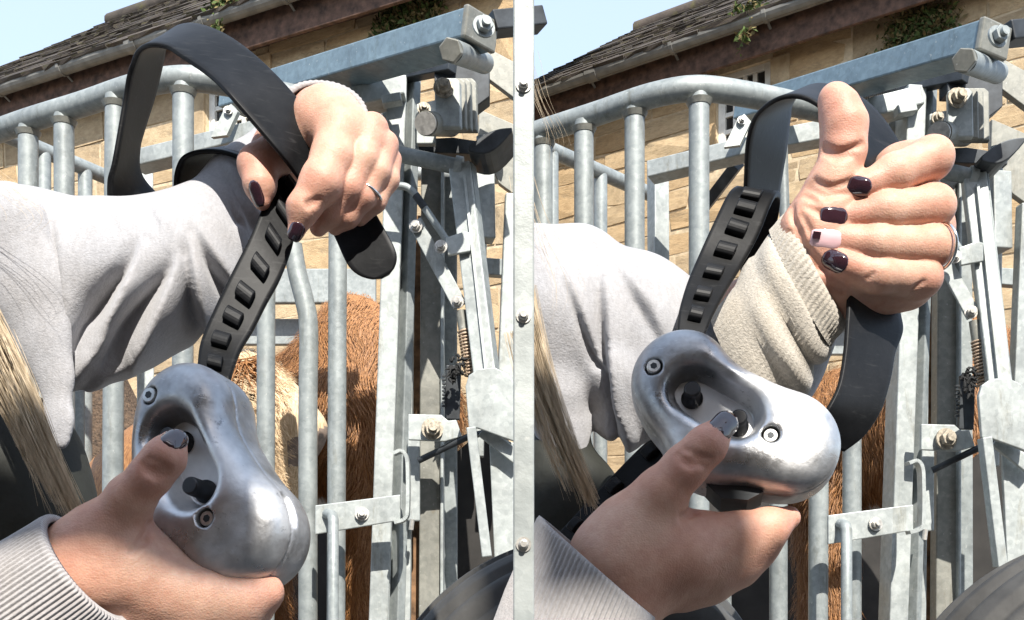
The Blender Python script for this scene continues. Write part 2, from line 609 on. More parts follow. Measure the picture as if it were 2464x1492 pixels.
M['gilet'] = simple('dark_olive_gilet', (0.020, 0.021, 0.016), 0.7, 0, 0.35, 18, 0.3, 60, 0.004)

def hair_mat(name, a, b_, rough=0.45):
    m, nt, b = new_mat(name)
    oi = noise(nt, 260, 2, 0.5, stretch=(1, 1, 0.12))
    nt.links.new(ramp(nt, oi, [(0.35, a), (0.65, b_)]), b.inputs['Base Color'])
    b.inputs['Roughness'].default_value = rough
    return m
M['hair'] = hair_mat('blonde_hair', (0.36, 0.27, 0.165), (0.72, 0.58, 0.40))
M['ginger'] = hair_mat('ginger_cattle_fur', (0.19, 0.075, 0.022), (0.42, 0.205, 0.075), 0.6)
M['cream'] = hair_mat('cream_cattle_fur', (0.50, 0.35, 0.20), (0.74, 0.58, 0.38), 0.6)
M['muzzle'] = simple('grey_pink_muzzle', (0.26, 0.20, 0.16), 0.55, 0, 0.3, 60, 0.3, 200)
M['hoof'] = simple('eye_black', (0.01, 0.008, 0.006), 0.1)

def stone_mat(name, a, b_, c_):
    m, nt, b = new_mat(name)
    oi = nt.nodes.new('ShaderNodeObjectInfo')
    base = ramp(nt, oi.outputs['Random'], [(0.0, a), (0.5, b_), (1.0, c_)])
    n = ramp(nt, noise(nt, 7, 8, 0.7), [(0.35, (0.62, 0.58, 0.54)), (0.6, (1, 1, 1))])
    c = mix(nt, 0.75, base, n, 'MULTIPLY')
    st = ramp(nt, noise(nt, 3.3, 6, 0.75), [(0.52, (0, 0, 0)), (0.68, (1, 1, 1))])
    g = nt.nodes.new('ShaderNodeMath'); g.operation = 'MULTIPLY'; g.inputs[1].default_value = 0.7
    nt.links.new(st, g.inputs[0])
    c = mix(nt, g.outputs[0], c, (0.17, 0.13, 0.085))
    nt.links.new(c, b.inputs['Base Color'])
    b.inputs['Roughness'].default_value = 0.92
    bump(nt, b, noise(nt, 38, 8, 0.7), 0.55, 0.012)
    return m
M['stone'] = stone_mat('warm_sandstone', (0.50, 0.345, 0.185), (0.58, 0.44, 0.27), (0.40, 0.30, 0.185))
M['mortar'] = simple('lime_mortar', (0.52, 0.41, 0.27), 0.95, 0, 0.25, 20, 0.5, 90, 0.006)
def slate_mat():
    m, nt, b = new_mat('stone_roof_slate')
    oi = nt.nodes.new('ShaderNodeObjectInfo')
    n = noise(nt, 5, 7, 0.7)
    c = ramp(nt, n, [(0.35, (0.036, 0.029, 0.024)), (0.65, (0.085, 0.069, 0.057))])
    mo = ramp(nt, noise(nt, 3.1, 8, 0.75), [(0.53, (0, 0, 0)), (0.66, (1, 1, 1))])
    g = nt.nodes.new('ShaderNodeMath'); g.operation = 'MULTIPLY'; g.inputs[1].default_value = 0.65
    nt.links.new(mo, g.inputs[0])
    c = mix(nt, g.outputs[0], c, (0.12, 0.115, 0.035))
    t = ramp(nt, oi.outputs['Random'], [(0, (0.7, 0.7, 0.7)), (1, (1.15, 1.1, 1.05))])
    c = mix(nt, 1.0, c, t, 'MULTIPLY')
    nt.links.new(c, b.inputs['Base Color'])
    b.inputs['Roughness'].default_value = 0.9
    bump(nt, b, noise(nt, 40, 6, 0.7), 0.5, 0.01)
    return m
M['slate'] = slate_mat()
M['gutter'] = simple('weathered_grey_gutter', (0.17, 0.165, 0.15), 0.6, 0, 0.3, 9, 0.2, 60)
M['fascia'] = simple('flaking_red_brown_timber', (0.095, 0.052, 0.035), 0.8, 0, 0.6, 16, 0.5, 70, 0.004)
M['white_wood'] = simple('white_window_paint', (0.72, 0.70, 0.64), 0.5, 0, 0.12, 20)
M['pane'] = simple('dark_window_glass', (0.03, 0.028, 0.026), 0.12)
M['moss'] = simple('green_moss', (0.055, 0.085, 0.018), 0.9, 0, 0.5, 30)
M['dry_moss'] = simple('dry_brown_growth', (0.15, 0.115, 0.045), 0.9, 0, 0.5, 30)
M['concrete'] = simple('yard_concrete', (0.14, 0.13, 0.115), 0.9, 0, 0.3, 4, 0.4, 30, 0.01)
M['earth'] = simple('brown_muck', (0.085, 0.055, 0.034), 0.9, 0, 0.6, 60, 0.8, 90, 0.02)
M['blocker_board'] = simple('brown_blocker_boarding', (0.20, 0.14, 0.09), 0.8, 0, 0.3, 12)  # only for the added, unseen light blockers behind the camera
# ------------------------------------------------------------------ ground
def ground():
    b = MB()
    n, s = 24, 300.0
    b.add([(-s, -s, 0), (s, -s, 0), (s, s, 0), (-s, s, 0)], [(0, 1, 2, 3)])
    tag(b.build('ground', M['concrete']), kind='structure')
ground()

# ------------------------------------------------------------------ barns
STONE_MESHES = []
def stone_mesh(i):
    r = random.Random(100 + i)
    bm = bmesh.new()
    bmesh.ops.create_cube(bm, size=1.0)
    bmesh.ops.subdivide_edges(bm, edges=bm.edges, cuts=1, use_grid_fill=True)
    for v in bm.verts:
        e = sum(abs(c) > 0.4 for c in (v.co.x, v.co.z))
        if v.co.y < -0.4:
            v.co.y += r.uniform(-0.05, 0.05) + (0.07 if e else 0)
            if e == 2: v.co.x *= 0.97; v.co.z *= 0.95
        v.co.x += r.uniform(-0.020, 0.020) if e else 0
        v.co.z += r.uniform(-0.045, 0.045) if e else 0
    me = bpy.data.meshes.new('stone')
    bm.to_mesh(me); bm.free()
    me.polygons.foreach_set('use_smooth', [False] * len(me.polygons))
    me.materials.append(M['stone'])
    return me
STONE_MESHES = [stone_mesh(i) for i in range(9)]
def slate_mesh(i):
    r = random.Random(300 + i)
    w, l, t = 0.5, 0.5, 0.5
    xs = [-0.5, -0.2, 0.15, 0.5]
    top, bot = [], []
    vs = []
    for z in (-0.5, 0.5):
        for x in xs:
            vs.append((x, -0.5 + r.uniform(-0.05, 0.04), z))
        for x in xs[::-1]:
            vs.append((x, 0.5, z))
    n = 8
    fs = [tuple(range(n - 1, -1, -1)), tuple(range(n, 2 * n))] + [(k, (k + 1) % n, n + (k + 1) % n, n + k) for k in range(n)]
    me = bpy.data.meshes.new('slate')
    me.from_pydata(vs, [], fs)
    me.materials.append(M['slate'])
    return me
SLATE_MESHES = [slate_mesh(i) for i in range(6)]

def barn(e0, e1, z_eave, t0, t1, win, label, h=2.55, seed=0):
    """e0, e1: two plan points under the eave, left to right; t0..t1 the built range along it"""
    rnd = random.Random(seed)
    e0, e1 = Vector((*e0, 0)), Vector((*e1, 0))
    u = (e1 - e0).normalized()
    n = Vector((-u.y, u.x, 0))          # away from the yard
    up = Vector((0, 0, 1))
    root = empty('stone_barn', e0, label, 'barn')
    def W(s, off, z):                   # along the wall, back from its face, height
        return e0 + u * s + n * off + up * z
    zw = z_eave - 0.05
    ws0, ws1, wz0, wz1 = win
    # core wall in four pieces round the window opening
    core = MB()
    def slab(s0, s1, z0, z1, d0=0.016, d1=0.125):
        core.hexa([W(s0, d0, z0), W(s1, d0, z0), W(s1, d1, z0), W(s0, d1, z0), W(s0, d0, z1), W(s1, d0, z1), W(s1, d1, z1), W(s0, d1, z1)])
    slab(t0, ws0, 0, zw); slab(ws1, t1, 0, zw); slab(ws0, ws1, 0, wz0); slab(ws0, ws1, wz1, zw)
    wall = core.build('wall', M['mortar'], root)
    # squared stones, laid in courses
    cnt = 0
    z = 1.35
    while z < zw - 0.04:
        ch = rnd.choice([0.17, 0.20, 0.23, 0.27, 0.30])
        if z + ch > zw: ch = zw - z
        s = t0 - rnd.uniform(0, 0.3)
        while s < t1:
            ln = rnd.uniform(0.28, 0.85)
            a, b_ = max(s, t0), min(s + ln, t1)
            if z + ch > wz0 and z < wz1:
                if a < ws0 < b_: b_ = ws0
                elif a < ws1 < b_: a = ws1
                elif a >= ws0 and b_ <= ws1: s += ln; continue
            if b_ - a > 0.07 and cnt < 299:
                o = link_mesh('stone', STONE_MESHES[rnd.randrange(9)], wall)
                j = 0.013
                dpt = rnd.uniform(0.09, 0.105)
                o.matrix_local = Matrix.Translation(W((a + b_) / 2, 0.055 - rnd.uniform(0, 0.008), z + ch / 2)) @ \
                    Matrix((u, n, up)).transposed().to_4x4() @ Matrix.Diagonal((b_ - a - j, dpt, ch - j, 1))
                cnt += 1
            s += ln
        z += ch
    # roof: deck, slates, gutter, fascia
    b = 3.0
    sl = (n * b + up * h).normalized()
    nr = u.cross(sl).normalized()
    if nr.z < 0: nr = -nr
    L = math.hypot(b, h)
    ov = W(0, -0.34, z_eave - 0.04)
    def RF(s, q, o):
        return ov + u * s + sl * q + nr * o
    deck = MB()
    q1 = L + 0.02
    deck.hexa([RF(t0, 0, -0.05), RF(t1, 0, -0.05), RF(t1, q1, -0.05), RF(t0, q1, -0.05), RF(t0, 0, 0), RF(t1, 0, 0), RF(t1, q1, 0), RF(t0, q1, 0)])
    roof = deck.build('roof', M['slate'], root)
    rows, slates = 22, []
    for i in range(rows):
        ex = q1 / rows
        s = t0 - rnd.uniform(0, 0.3)
        while s < t1:
            w = rnd.uniform(0.20, 0.42)
            a, c = max(s, t0), min(s + w, t1)
            if c - a > 0.06:
                th = rnd.uniform(0.020, 0.036)
                m = Matrix.Translation(RF((a + c) / 2, ex * (i + 0.62), 0.026 + rnd.uniform(0, 0.012))) @ \
                    Matrix((u, sl, nr)).transposed().to_4x4() @ Matrix.Rotation(R(-2.2 + rnd.uniform(-1.2, 1.2)), 4, 'X') @ \
                    Matrix.Rotation(R(rnd.uniform(-1.2, 1.2)), 4, 'Z') @ Matrix.Diagonal((c - a - 0.008, ex * 1.35, th, 1))
                slates.append((m, rnd.randrange(6)))
            s += w
    def vis(m):
        c = m.translation
        if c.y <= 0.5: return 1e9
        px, py = CX + F * c.x / c.y, HZ - F * (c.z - H) / c.y
        lim = (-40, 1236) if seed == 1 else (1240, 2500)
        return c.length if (lim[0] < px < lim[1] and -40 < py) else 1e6 + c.length
    slates.sort(key=lambda t: vis(t[0]))
    for m, k in slates[:298]:
        o = link_mesh('slate', SLATE_MESHES[k], roof)
        o.matrix_local = m
    rest = MB()
    for m, k in slates[298:]:
        me = SLATE_MESHES[k]
        rest.add([m @ v.co for v in me.vertices], [tuple(p.vertices) for p in me.polygons])
    if slates[298:]:
        tag(rest.build('slate_courses', M['slate'], roof), kind='stuff')
    # ridge
    rd = MB().tube([RF(t0, q1, 0.03), RF(t1, q1, 0.03)], 0.09, 10)
    rd.build('ridge_tiles', M['slate'], root)
    g = MB()
    gz = W(0, -0.30, z_eave - 0.02)
    prof = [(0.062 * math.cos(a), 0.062 * math.sin(a)) for a in np.linspace(math.pi, 2 * math.pi, 9)]
    prof2 = [(0.054 * math.cos(a), 0.054 * math.sin(a)) for a in np.linspace(2 * math.pi, math.pi, 9)]
    g.prism([gz + u * t0 + n * x + up * y for x, y in prof + prof2], u * (t1 - t0))
    gut = g.build('gutter', M['gutter'], root)
    s = t0 + 0.35
    k = 0
    while s < t1:
        br = MB()
        br.prism([gz + u * s + n * x * 1.12 + up * (y * 1.12) for x, y in prof + [(x * 0.95, y * 0.95) for x, y in prof2]], u * (0.10 if k % 3 == 1 else 0.03))
        br.beam(gz + u * (s + 0.012) + n * -0.06 + up * 0.005, gz + u * (s + 0.012) + n * 0.16 - up * 0.10, 0.02, 0.006, u)
        br.build('gutter_bracket', M['gutter'], gut)
        s += 0.78; k += 1
    f = MB()
    f.hexa([W(t0, -0.20, z_eave - 0.26), W(t1, -0.20, z_eave - 0.26), W(t1, -0.165, z_eave - 0.26), W(t0, -0.165, z_eave - 0.26),
            W(t0, -0.20, z_eave + 0.05), W(t1, -0.20, z_eave + 0.05), W(t1, -0.165, z_eave + 0.05), W(t0, -0.165, z_eave + 0.05)])
    f.build('fascia_board', M['fascia'], root, 0.006)
    sf = MB()
    sf.hexa([W(t0, -0.16, z_eave - 0.15), W(t1, -0.16, z_eave - 0.15), W(t1, 0.05, z_eave - 0.15), W(t0, 0.05, z_eave - 0.15),
             W(t0, -0.16, z_eave - 0.11), W(t1, -0.16, z_eave - 0.11), W(t1, 0.05, z_eave - 0.11), W(t0, 0.05, z_eave - 0.11)])
    sf.build('soffit_board', M['fascia'], root)
    # window: frame, glazing bars, panes
    wf = MB()
    for a, c, z0, z1 in ((ws0, ws0 + 0.06, wz0, wz1), (ws1 - 0.06, ws1, wz0, wz1), (ws0 + 0.06, ws1 - 0.06, wz0, wz0 + 0.06), (ws0 + 0.06, ws1 - 0.06, wz1 - 0.05, wz1)):
        wf.hexa([W(a, 0.05, z0), W(c, 0.05, z0), W(c, 0.12, z0), W(a, 0.12, z0), W(a, 0.05, z1), W(c, 0.05, z1), W(c, 0.12, z1), W(a, 0.12, z1)])
    win_o = wf.build('window', M['white_wood'], root, 0.004)
    nx, nz = 4, 4
    gb = []
    for i in range(1, nx):
        a = ws0 + 0.06 + (ws1 - ws0 - 0.12) * i / nx
        q = MB(); q.hexa([W(a - 0.017, 0.055, wz0 + 0.06), W(a + 0.017, 0.055, wz0 + 0.06), W(a + 0.017, 0.10, wz0 + 0.06), W(a - 0.017, 0.10, wz0 + 0.06),
                          W(a - 0.017, 0.055, wz1 - 0.05), W(a + 0.017, 0.055, wz1 - 0.05), W(a + 0.017, 0.10, wz1 - 0.05), W(a - 0.017, 0.10, wz1 - 0.05)])
        q.build('glazing_bar', M['white_wood'], win_o)
    for i in range(1, nz):
        zz = wz0 + 0.06 + (wz1 - wz0 - 0.11) * i / nz
        q = MB(); q.hexa([W(ws0 + 0.06, 0.06, zz - 0.017), W(ws1 - 0.06, 0.06, zz - 0.017), W(ws1 - 0.06, 0.095, zz - 0.017), W(ws0 + 0.06, 0.095, zz - 0.017),
                          W(ws0 + 0.06, 0.06, zz + 0.017), W(ws1 - 0.06, 0.06, zz + 0.017), W(ws1 - 0.06, 0.095, zz + 0.017), W(ws0 + 0.06, 0.095, zz + 0.017)])
        q.build('glazing_bar', M['white_wood'], win_o)
    pn = MB()
    pn.hexa([W(ws0 + 0.05, 0.08, wz0 + 0.05), W(ws1 - 0.05, 0.08, wz0 + 0.05), W(ws1 - 0.05, 0.087, wz0 + 0.05), W(ws0 + 0.05, 0.087, wz0 + 0.05),
             W(ws0 + 0.05, 0.08, wz1 - 0.04), W(ws1 - 0.05, 0.08, wz1 - 0.04), W(ws1 - 0.05, 0.087, wz1 - 0.04), W(ws0 + 0.05, 0.087, wz1 - 0.04)])
    pn.build('pane', M['pane'], win_o)
    for a, c in ((ws0 - 0.16, ws0 - 0.003), (ws1 + 0.003, ws1 + 0.16)):
        jb = MB()
        jb.hexa([W(a, -0.004, wz0 - 0.1), W(c, -0.004, wz0 - 0.1), W(c, 0.12, wz0 - 0.1), W(a, 0.12, wz0 - 0.1),
                 W(a, -0.004, wz1 - 0.001), W(c, -0.004, wz1 - 0.001), W(c, 0.12, wz1 - 0.001), W(a, 0.12, wz1 - 0.001)])
        jb.build('window_jamb', M['stone'], win_o, 0.012)
    return root, W, gz, u, n

def foliage(name, pts, n, size, mats, label, cat, seed):
    """small leaf-sized faces scattered round anchor points (point, spread vectors)"""
    r = random.Random(seed)
    root = empty(name, pts[0][0], label, cat)
    for part, mat, share in mats:
        b = MB()
        for _ in range(int(n * share)):
            c, sx, sy, sz = pts[r.randrange(len(pts))]
            p = c + sx * r.gauss(0, 0.5) + sy * r.gauss(0, 0.5) + sz * abs(r.gauss(0, 0.6))
            d1 = Vector((r.gauss(0, 1), r.gauss(0, 1), r.gauss(0, 1))).normalized()
            d2 = d1.cross(Vector((r.gauss(0, 1), r.gauss(0, 1), r.gauss(0, 1)))).normalized()
            l = size * r.uniform(0.5, 1.4)
            b.add([p, p + d1 * l * 0.5 + d2 * l * 0.22, p + d1 * l, p + d1 * l * 0.5 - d2 * l * 0.22], [(0, 1, 2, 3)])
        tag(b.build(part, mat, root), kind='stuff')
    return root

def px_plan(px, d): return ((px - CX) / F * d, d)
ZE = 4.5 + H
lb_e0, lb_e1 = (-4.35, 9.2), (-1.92, 8.0)
def wall_s(e0, e1, px):
    """distance along the wall line where a reference column meets it"""
    e0, e1 = Vector(e0), Vector(e1)
    u = (e1 - e0).normalized()
    k = (px - CX) / F
    return (k * e0.y - e0.x) / (u.x - k * u.y)
def wall_z(e0, e1, px, py):
    s = wall_s(e0, e1, px)
    u = (Vector(e1) - Vector(e0)).normalized()
    return s, H + (HZ - py) / F * (e0[1] + u.y * s)

ws0, z1 = wall_z(lb_e0, lb_e1, 492, 140)
ws1, z0 = wall_z(lb_e0, lb_e1, 612, 318)
lbarn = barn(lb_e0, lb_e1, ZE, -1.9, wall_s(lb_e0, lb_e1, 1244), (ws0, ws1, z0, min(z1, ZE - 0.2)),
             'tan stone barn on the left with roof cut by the looped black strap', seed=1)
rb_e0, rb_e1 = (0.21, 9.37), (2.15, 8.0)
rs0, z1 = wall_z(rb_e0, rb_e1, 1722, 150)
rs1, z0 = wall_z(rb_e0, rb_e1, 1852, 340)
rbarn = barn(rb_e0, rb_e1, ZE, wall_s(rb_e0, rb_e1, 1205), wall_s(rb_e0, rb_e1, 2560), (rs0, rs1, z0, min(z1, ZE - 0.2)),
             'tan stone barn on the right with roof clear against the sky', h=2.08, seed=2)

def on_wall(bn, e0, e1, px, py, off=-0.03):
    s, z = wall_z(e0, e1, px, py)
    return bn[1](s, off, z)
def on_gutter(bn, e0, e1, px):
    s = wall_s(e0, e1, px)
    return bn[2] + bn[3] * s
for bn, e0, e1, ox, oy, who in ((lbarn, lb_e0, lb_e1, 0, 0, 'left'), (rbarn, rb_e0, rb_e1, 1232, 22, 'right')):
    u, n = bn[3], bn[4]
    gp = [(on_gutter(bn, e0, e1, 590 + ox + d), u * 0.07, n * 0.04, V(0, 0, 0.09)) for d in (-10, 0, 12, 24, 36)]
    gp += [(on_gutter(bn, e0, e1, 600 + ox) - V(0, 0, 0.10) - n * 0.07, u * 0.05, n * 0.02, V(0, 0, -0.10))]
    foliage('gutter_moss', gp, 420, 0.055, [('green_tuft', M['moss'], 0.6), ('dry_tuft', M['dry_moss'], 0.4)],
            'clump of moss and weed growing in the gutter of the %s stone barn' % who, 'moss', 11 + ox)
    ip = []
    for (x, y, sx, sy) in ((965, 62, .20, .12), (985, 45, .20, .1), (940, 95, .12, .10), (1000, 75, .15, .1), (925, 118, .12, .06), (900, 128, .10, .05), (1020, 50, .15, .1)):
        ip.append((on_wall(bn, e0, e1, x + ox, y + oy), u * sx, n * -0.03, V(0, 0, sy)))
    foliage('wall_growth', ip, 2600, 0.05, [('leaves', M['moss'], 0.5), ('dry_stems', M['dry_moss'], 0.5)],
            'patch of green and brown growth high on the %s barn wall' % who, 'creeper', 31 + ox)

# muck heap seen between the left crush bars
def heap():
    n = 40
    vs, fs = [], []
    for j in range(n):
        for i in range(n):
            x = -2.9 + 2.2 * i / (n - 1); y = 4.3 + 1.7 * j / (n - 1)
            a = math.exp(-((x + 1.85) / 0.85) ** 4) * math.exp(-((y - 5.0) / 0.62) ** 4)
            vs.append((x, y, 2.35 * a * (0.9 + 0.1 * math.sin(9 * x + 4 * y)) + random.uniform(0, 0.05)))
    for j in range(n - 1):
        for i in range(n - 1):
            fs.append((j * n + i, j * n + i + 1, (j + 1) * n + i + 1, (j + 1) * n + i))
    o = MB().add(vs, fs).build('muck_heap', M['earth'])
    tag(o, kind='stuff')
heap()
# ------------------------------------------------------------------ cattle crushes
def hexpts(c, ax, r, roll=0.0):
    ax = Vector(ax).normalized()
    ref = V(0, 0, 1) if abs(ax.z) < 0.9 else V(1, 0, 0)
    x = (ref - ax * ref.dot(ax)).normalized(); y = ax.cross(x)
    return [c + (x * math.cos(roll + k * math.pi / 3) + y * math.sin(roll + k * math.pi / 3)) * r for k in range(6)]

def bolt(c, ax, r, parent, mat='bolt', washer=True, roll=0.3, name='bolt'):
    ax = Vector(ax).normalized()
    b = MB()
    if washer: b.cyl(c, c + ax * r * 0.28, r * 1.35, 20)
    b.prism(hexpts(c + ax * r * 0.28, ax, r, roll), ax * r * 0.75)
    b.cyl(c + ax * r * 0.95, c + ax * r * 1.5, r * 0.55, 14)
    return b.build(name, M[mat], parent, 0.0012)

def crush(ox, oy, label, bars, front_bars, left_end):
    Q = lambda x, y, d: P(x + ox, y + oy, d)
    root = empty('cattle_crush', Q(650, 1450, 2.5) - V(0, 0, H), label, 'cattle crush')
    K = 3037.0
    toward = V(0.15, -1, 0.1).normalized()
    # front top rail, one bent tube
    rp = catmull([(x, y) for x, y in left_end + [(200, 250), (330, 207), (440, 189), (560, 203), (700, 232), (850, 262), (968, 287)]], 6)
    rail_pts = [Q(x, y, (K) / (HZ - y)) for x, y in rp]
    # keep the rail at one height: depth follows from the height
    zt = rail_pts[len(rail_pts) // 2].z
    rail_pts = [Vector((p.x, p.y, 0.15 * p.z + 0.85 * zt)) if False else p for p in rail_pts]
    MB().tube(rail_pts, 0.029, 18).build('top_rail', M['galv'], root)
    def rail_at(px):
        best = min(rail_pts, key=lambda p: abs(CX + F * p.x / p.y - (px + ox)))
        return best
    for x, lean in bars:
        p = rail_at(x)
        q = Vector(((x + ox - CX) / F * p.y, p.y, p.z - 0.012))
        bt = Vector((q.x + lean / F * p.y, p.y, 0.0))
        MB().tube([bt, q], 0.0243, 18).build('bar', M['galv'], root)
        MB().tube([q - V(0, 0, 0.030), q - V(0, 0, 0.017)], [0.026, 0.032], 18).build('weld', M['galv_dirty'], root)
    # rear rail and its thinner bars
    r0, r1 = Q(-20, 300, 2.98), Q(330, 450, 3.42)
    if ox: r0 = Q(20, 300, 3.0)
    r0.z = r1.z = (r0.z + r1.z) / 2 - 0.02
    r0 = Vector((r0.x, r0.y, H + (HZ - (318 if not ox else 330)) / F * 3.0)); r1 = Vector((r1.x, r1.y, r0.z))
    MB().tube([r0, r1], 0.0235, 16).build('rear_rail', M['galv'], root)
    for x in ((105, 205) if not ox else (92, 210)):
        t = ((x + ox - CX) / F * r0.y - r0.x) / ((r1.x - r0.x) - (x + ox - CX) / F * (r1.y - r0.y))
        p = r0 + (r1 - r0) * t
        MB().tube([Vector((p.x, p.y, 0)), p], 0.0215, 16).build('rear_bar', M['galv'], root)
    # lower bars in front of the cattle
    for pts, r in front_bars:
        MB().tube([Q(*p) for p in pts], r, 18).build('bar', M['galv'], root)
    # angle iron upright and cross beam behind
    a = MB()
    a.beam(Q(353, 1520, 2.92), Q(348, 372, 2.92), 0.046, 0.05, V(1, 0.35, 0))
    a.build('angle_post', M['galv_pale'], root, 0.003)
    a = MB().beam(Q(330, 392, 2.75), Q(640, 318, 2.6), 0.044, 0.06, V(0, 0, 1)); a.build('cross_beam', M['galv_pale'], root, 0.003)
    a = MB().beam(Q(640, 318, 2.72), Q(905, 268, 2.64), 0.05, 0.06, V(0, 0, 1)); a.build('cross_beam', M['galv_pale'], root, 0.003)
    # diagonal brace below the beam and the drilled plate above it
    MB().beam(Q(440, 500, 3.0), Q(540, 370, 2.8), 0.035, 0.03, V(1, 0, 1)).build('brace', M['dark_steel'], root, 0.002)
    pl = MB().prism([Q(507, 330, 2.57), Q(540, 262, 2.57), Q(556, 250, 2.57), Q(572, 268, 2.57), Q(545, 325, 2.57)], V(0.004, 0.012, 0))
    pl.build('drilled_plate', M['galv_pale'], root)
    bolt(Q(549, 266, 2.565), toward, 0.008, root)
    # long blue-grey top beam with an end plate and hinge bolt
    b0, b1 = Q(560, 244, 2.75), Q(1150, 72, 2.12)
    MB().beam(b0, b1, 0.058, 0.085, V(0, 0, 1)).build('top_beam', M['blue_beam'], root, 0.004)
    ax = (b1 - b0).normalized()
    MB().beam(b1 - ax * 0.002, b1 + ax * 0.012, 0.064, 0.092, V(0, 0, 1)).build('end_plate', M['galv_dirty'], root, 0.004)
    bolt(Q(1163, 66, 2.06), (V(0.35, -1, 0.1)), 0.017, root, 'galv')
    MB().beam(Q(1180, 60, 2.15), Q(1300, 48, 2.2), 0.04, 0.05, V(0, 0, 1)).build('dark_plate', M['dark_steel'], root, 0.003)
    # heavy pin with a hexagon head
    h0, h1 = Q(1088, 122, 2.02), Q(1165, 152, 2.3)
    hx = (h0 - h1).normalized()
    MB().cyl(h1, h0, 0.0225, 20).build('pivot_pin', M['galv'], root, 0.002)
    MB().prism(hexpts(h0, hx, 0.0235, 0.2), hx * 0.018).build('pin_head', M['galv_dirty'], root, 0.002)
    # dark linkage under the beam
    MB().beam(Q(900, 196, 2.55), Q(1090, 158, 2.4), 0.028, 0.03, V(0, 0, 1)).build('link_bar', M['dark_steel'], root, 0.002)
    MB().prism([Q(1045, 150, 2.42), Q(1100, 140, 2.42), Q(1178, 165, 2.42), Q(1178, 232, 2.42), Q(1130, 268, 2.42), Q(1122, 200, 2.42), Q(1045, 196, 2.42)], V(0, 0.05, 0)).build('linkage_plate', M['dark_steel'], root, 0.002)
    MB().prism([Q(1180, 118, 2.46), Q(1240, 150, 2.46), Q(1240, 238, 2.46), Q(1176, 190, 2.46)], V(0, 0.02, 0)).build('side_plate', M['galv_dirty'], root, 0.002)
    sp = []
    for i in range(150):
        t = i / 149; a = t * 2 * math.pi * 18
        p = Q(838, 213, 2.5).lerp(Q(925, 190, 2.47), t)
        sp.append(p + V(0.25 * math.cos(a), math.sin(a), 0.95 * math.cos(a)) * 0.008)
    MB().tube(sp, 0.0018, 6).build('spring', M['dark_steel'], root)
    # head post: folded channel with a block on top
    def upright(name, x0, x1, y0, y1, d0, d1, w, t, mat, wd=V(1, 0, 0), bev=0.003):
        return MB().beam(Q(x0, y0, d0), Q(x1, y1, d1), w, t, wd).build(name, M[mat], root, bev)
    upright('head_post', 911, 958, 1540, 196, 2.5, 2.5, 0.046, 0.07, 'galv_pale', V(1, 0.06, 0))
    upright('head_post_side', 947, 987, 1540, 197, 2.515, 2.515, 0.024, 0.06, 'galv', V(1, 0.9, 0))
    upright('post_lip', 932, 973, 1540, 197, 2.482, 2.482, 0.006, 0.012, 'galv_pale')
    upright('channel_flange', 975, 985, 1540, 560, 2.53, 2.53, 0.026, 0.03, 'galv_pale')
    upright('rust_slot', 999, 1004, 1540, 520, 2.60, 2.60, 0.03, 0.012, 'rust')
    upright('guide_post', 1034, 1040, 1540, 400, 2.56, 2.56, 0.052, 0.04, 'galv_dirty')
    upright('guide_post_edge', 1064, 1066, 1540, 420, 2.55, 2.55, 0.008, 0.05, 'galv_pale')
    upright('guide_flange', 1084, 1082, 1540, 430, 2.60, 2.60, 0.036, 0.03, 'galv')
    MB().beam(Q(845, 250, 2.46), Q(972, 219, 2.46), 0.046, 0.07, V(0, 0, 1)).build('post_block', M['galv_pale'], root, 0.004)
    MB().beam(Q(920, 246, 2.41), Q(966, 238, 2.41), 0.02, 0.03, V(0, 0, 1)).build('lug', M['galv_pale'], root, 0.002)
    # clamp: stacked plates with two big bolts
    for i in range(4):
        d = 2.30 + i * 0.026
        x = i * 13
        MB().prism([Q(1045 + x, 196, d), Q(1060 + x, 187, d), Q(1096 + x, 187, d), Q(1106 + x, 196, d), Q(1108 + x, 305 + i * 3, d), Q(1046 + x, 305 + i * 3, d)], V(0.004, 0.018, 0)).build('clamp_plate', M['galv_dirty' if i else 'galv_pale'], root, 0.003)
    bolt(Q(1067, 213, 2.295), toward, 0.017, root, 'bolt_mucky')
    MB().cyl(Q(1026, 297, 2.25), Q(1085, 302, 2.5), 0.026, 22).build('clamp_pin', M['galv_dirty'], root, 0.003)
    MB().cyl(Q(1023, 297, 2.235), Q(1026, 297, 2.25), 0.0235, 22).build('clamp_pin_head', M['bolt'], root, 0.002)
    MB().prism([Q(1002, 250, 2.47), Q(1048, 240, 2.47), Q(1048, 345, 2.47), Q(1002, 345, 2.47)], V(0, 0.02, 0)).build('back_plate', M['galv_pale'], root, 0.002)
    bolt(Q(1020, 262, 2.46), toward, 0.012, root, 'bolt_mucky')
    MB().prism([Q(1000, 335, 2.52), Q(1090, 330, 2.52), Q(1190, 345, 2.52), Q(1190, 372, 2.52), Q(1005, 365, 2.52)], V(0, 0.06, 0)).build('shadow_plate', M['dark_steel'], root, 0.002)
    # cupped plate to the right
    cp = []
    for i in range(9):
        t = i / 8
        cp.append((1126 + 106 * t, 352 - 46 * t - 26 * math.sin(math.pi * t) * 0.5))
    MB().prism([Q(x, y, 2.36) for x, y in cp] + [Q(x, y + 10 + 40 * math.sin(math.pi * min(1, i / 8)), 2.36) for i, (x, y) in reversed(list(enumerate(cp)))], V(0.01, 0.12, 0)).build('cupped_plate', M['dark_steel'], root, 0.003)
    MB().prism([Q(1152, 262, 2.6), Q(1240, 300, 2.6), Q(1240, 470, 2.6), Q(1200, 440, 2.6), Q(1150, 330, 2.6)], V(0, 0.02, 0)).build('rear_plate', M['galv_dirty'], root, 0.002)
    # swinging frame on the right
    p0, p1 = Q(952, 369, 2.42), Q(1104, 402, 2.42)
    MB().cyl(p0, p1, 0.0185, 18).build('yoke_bar', M['galv'], root)
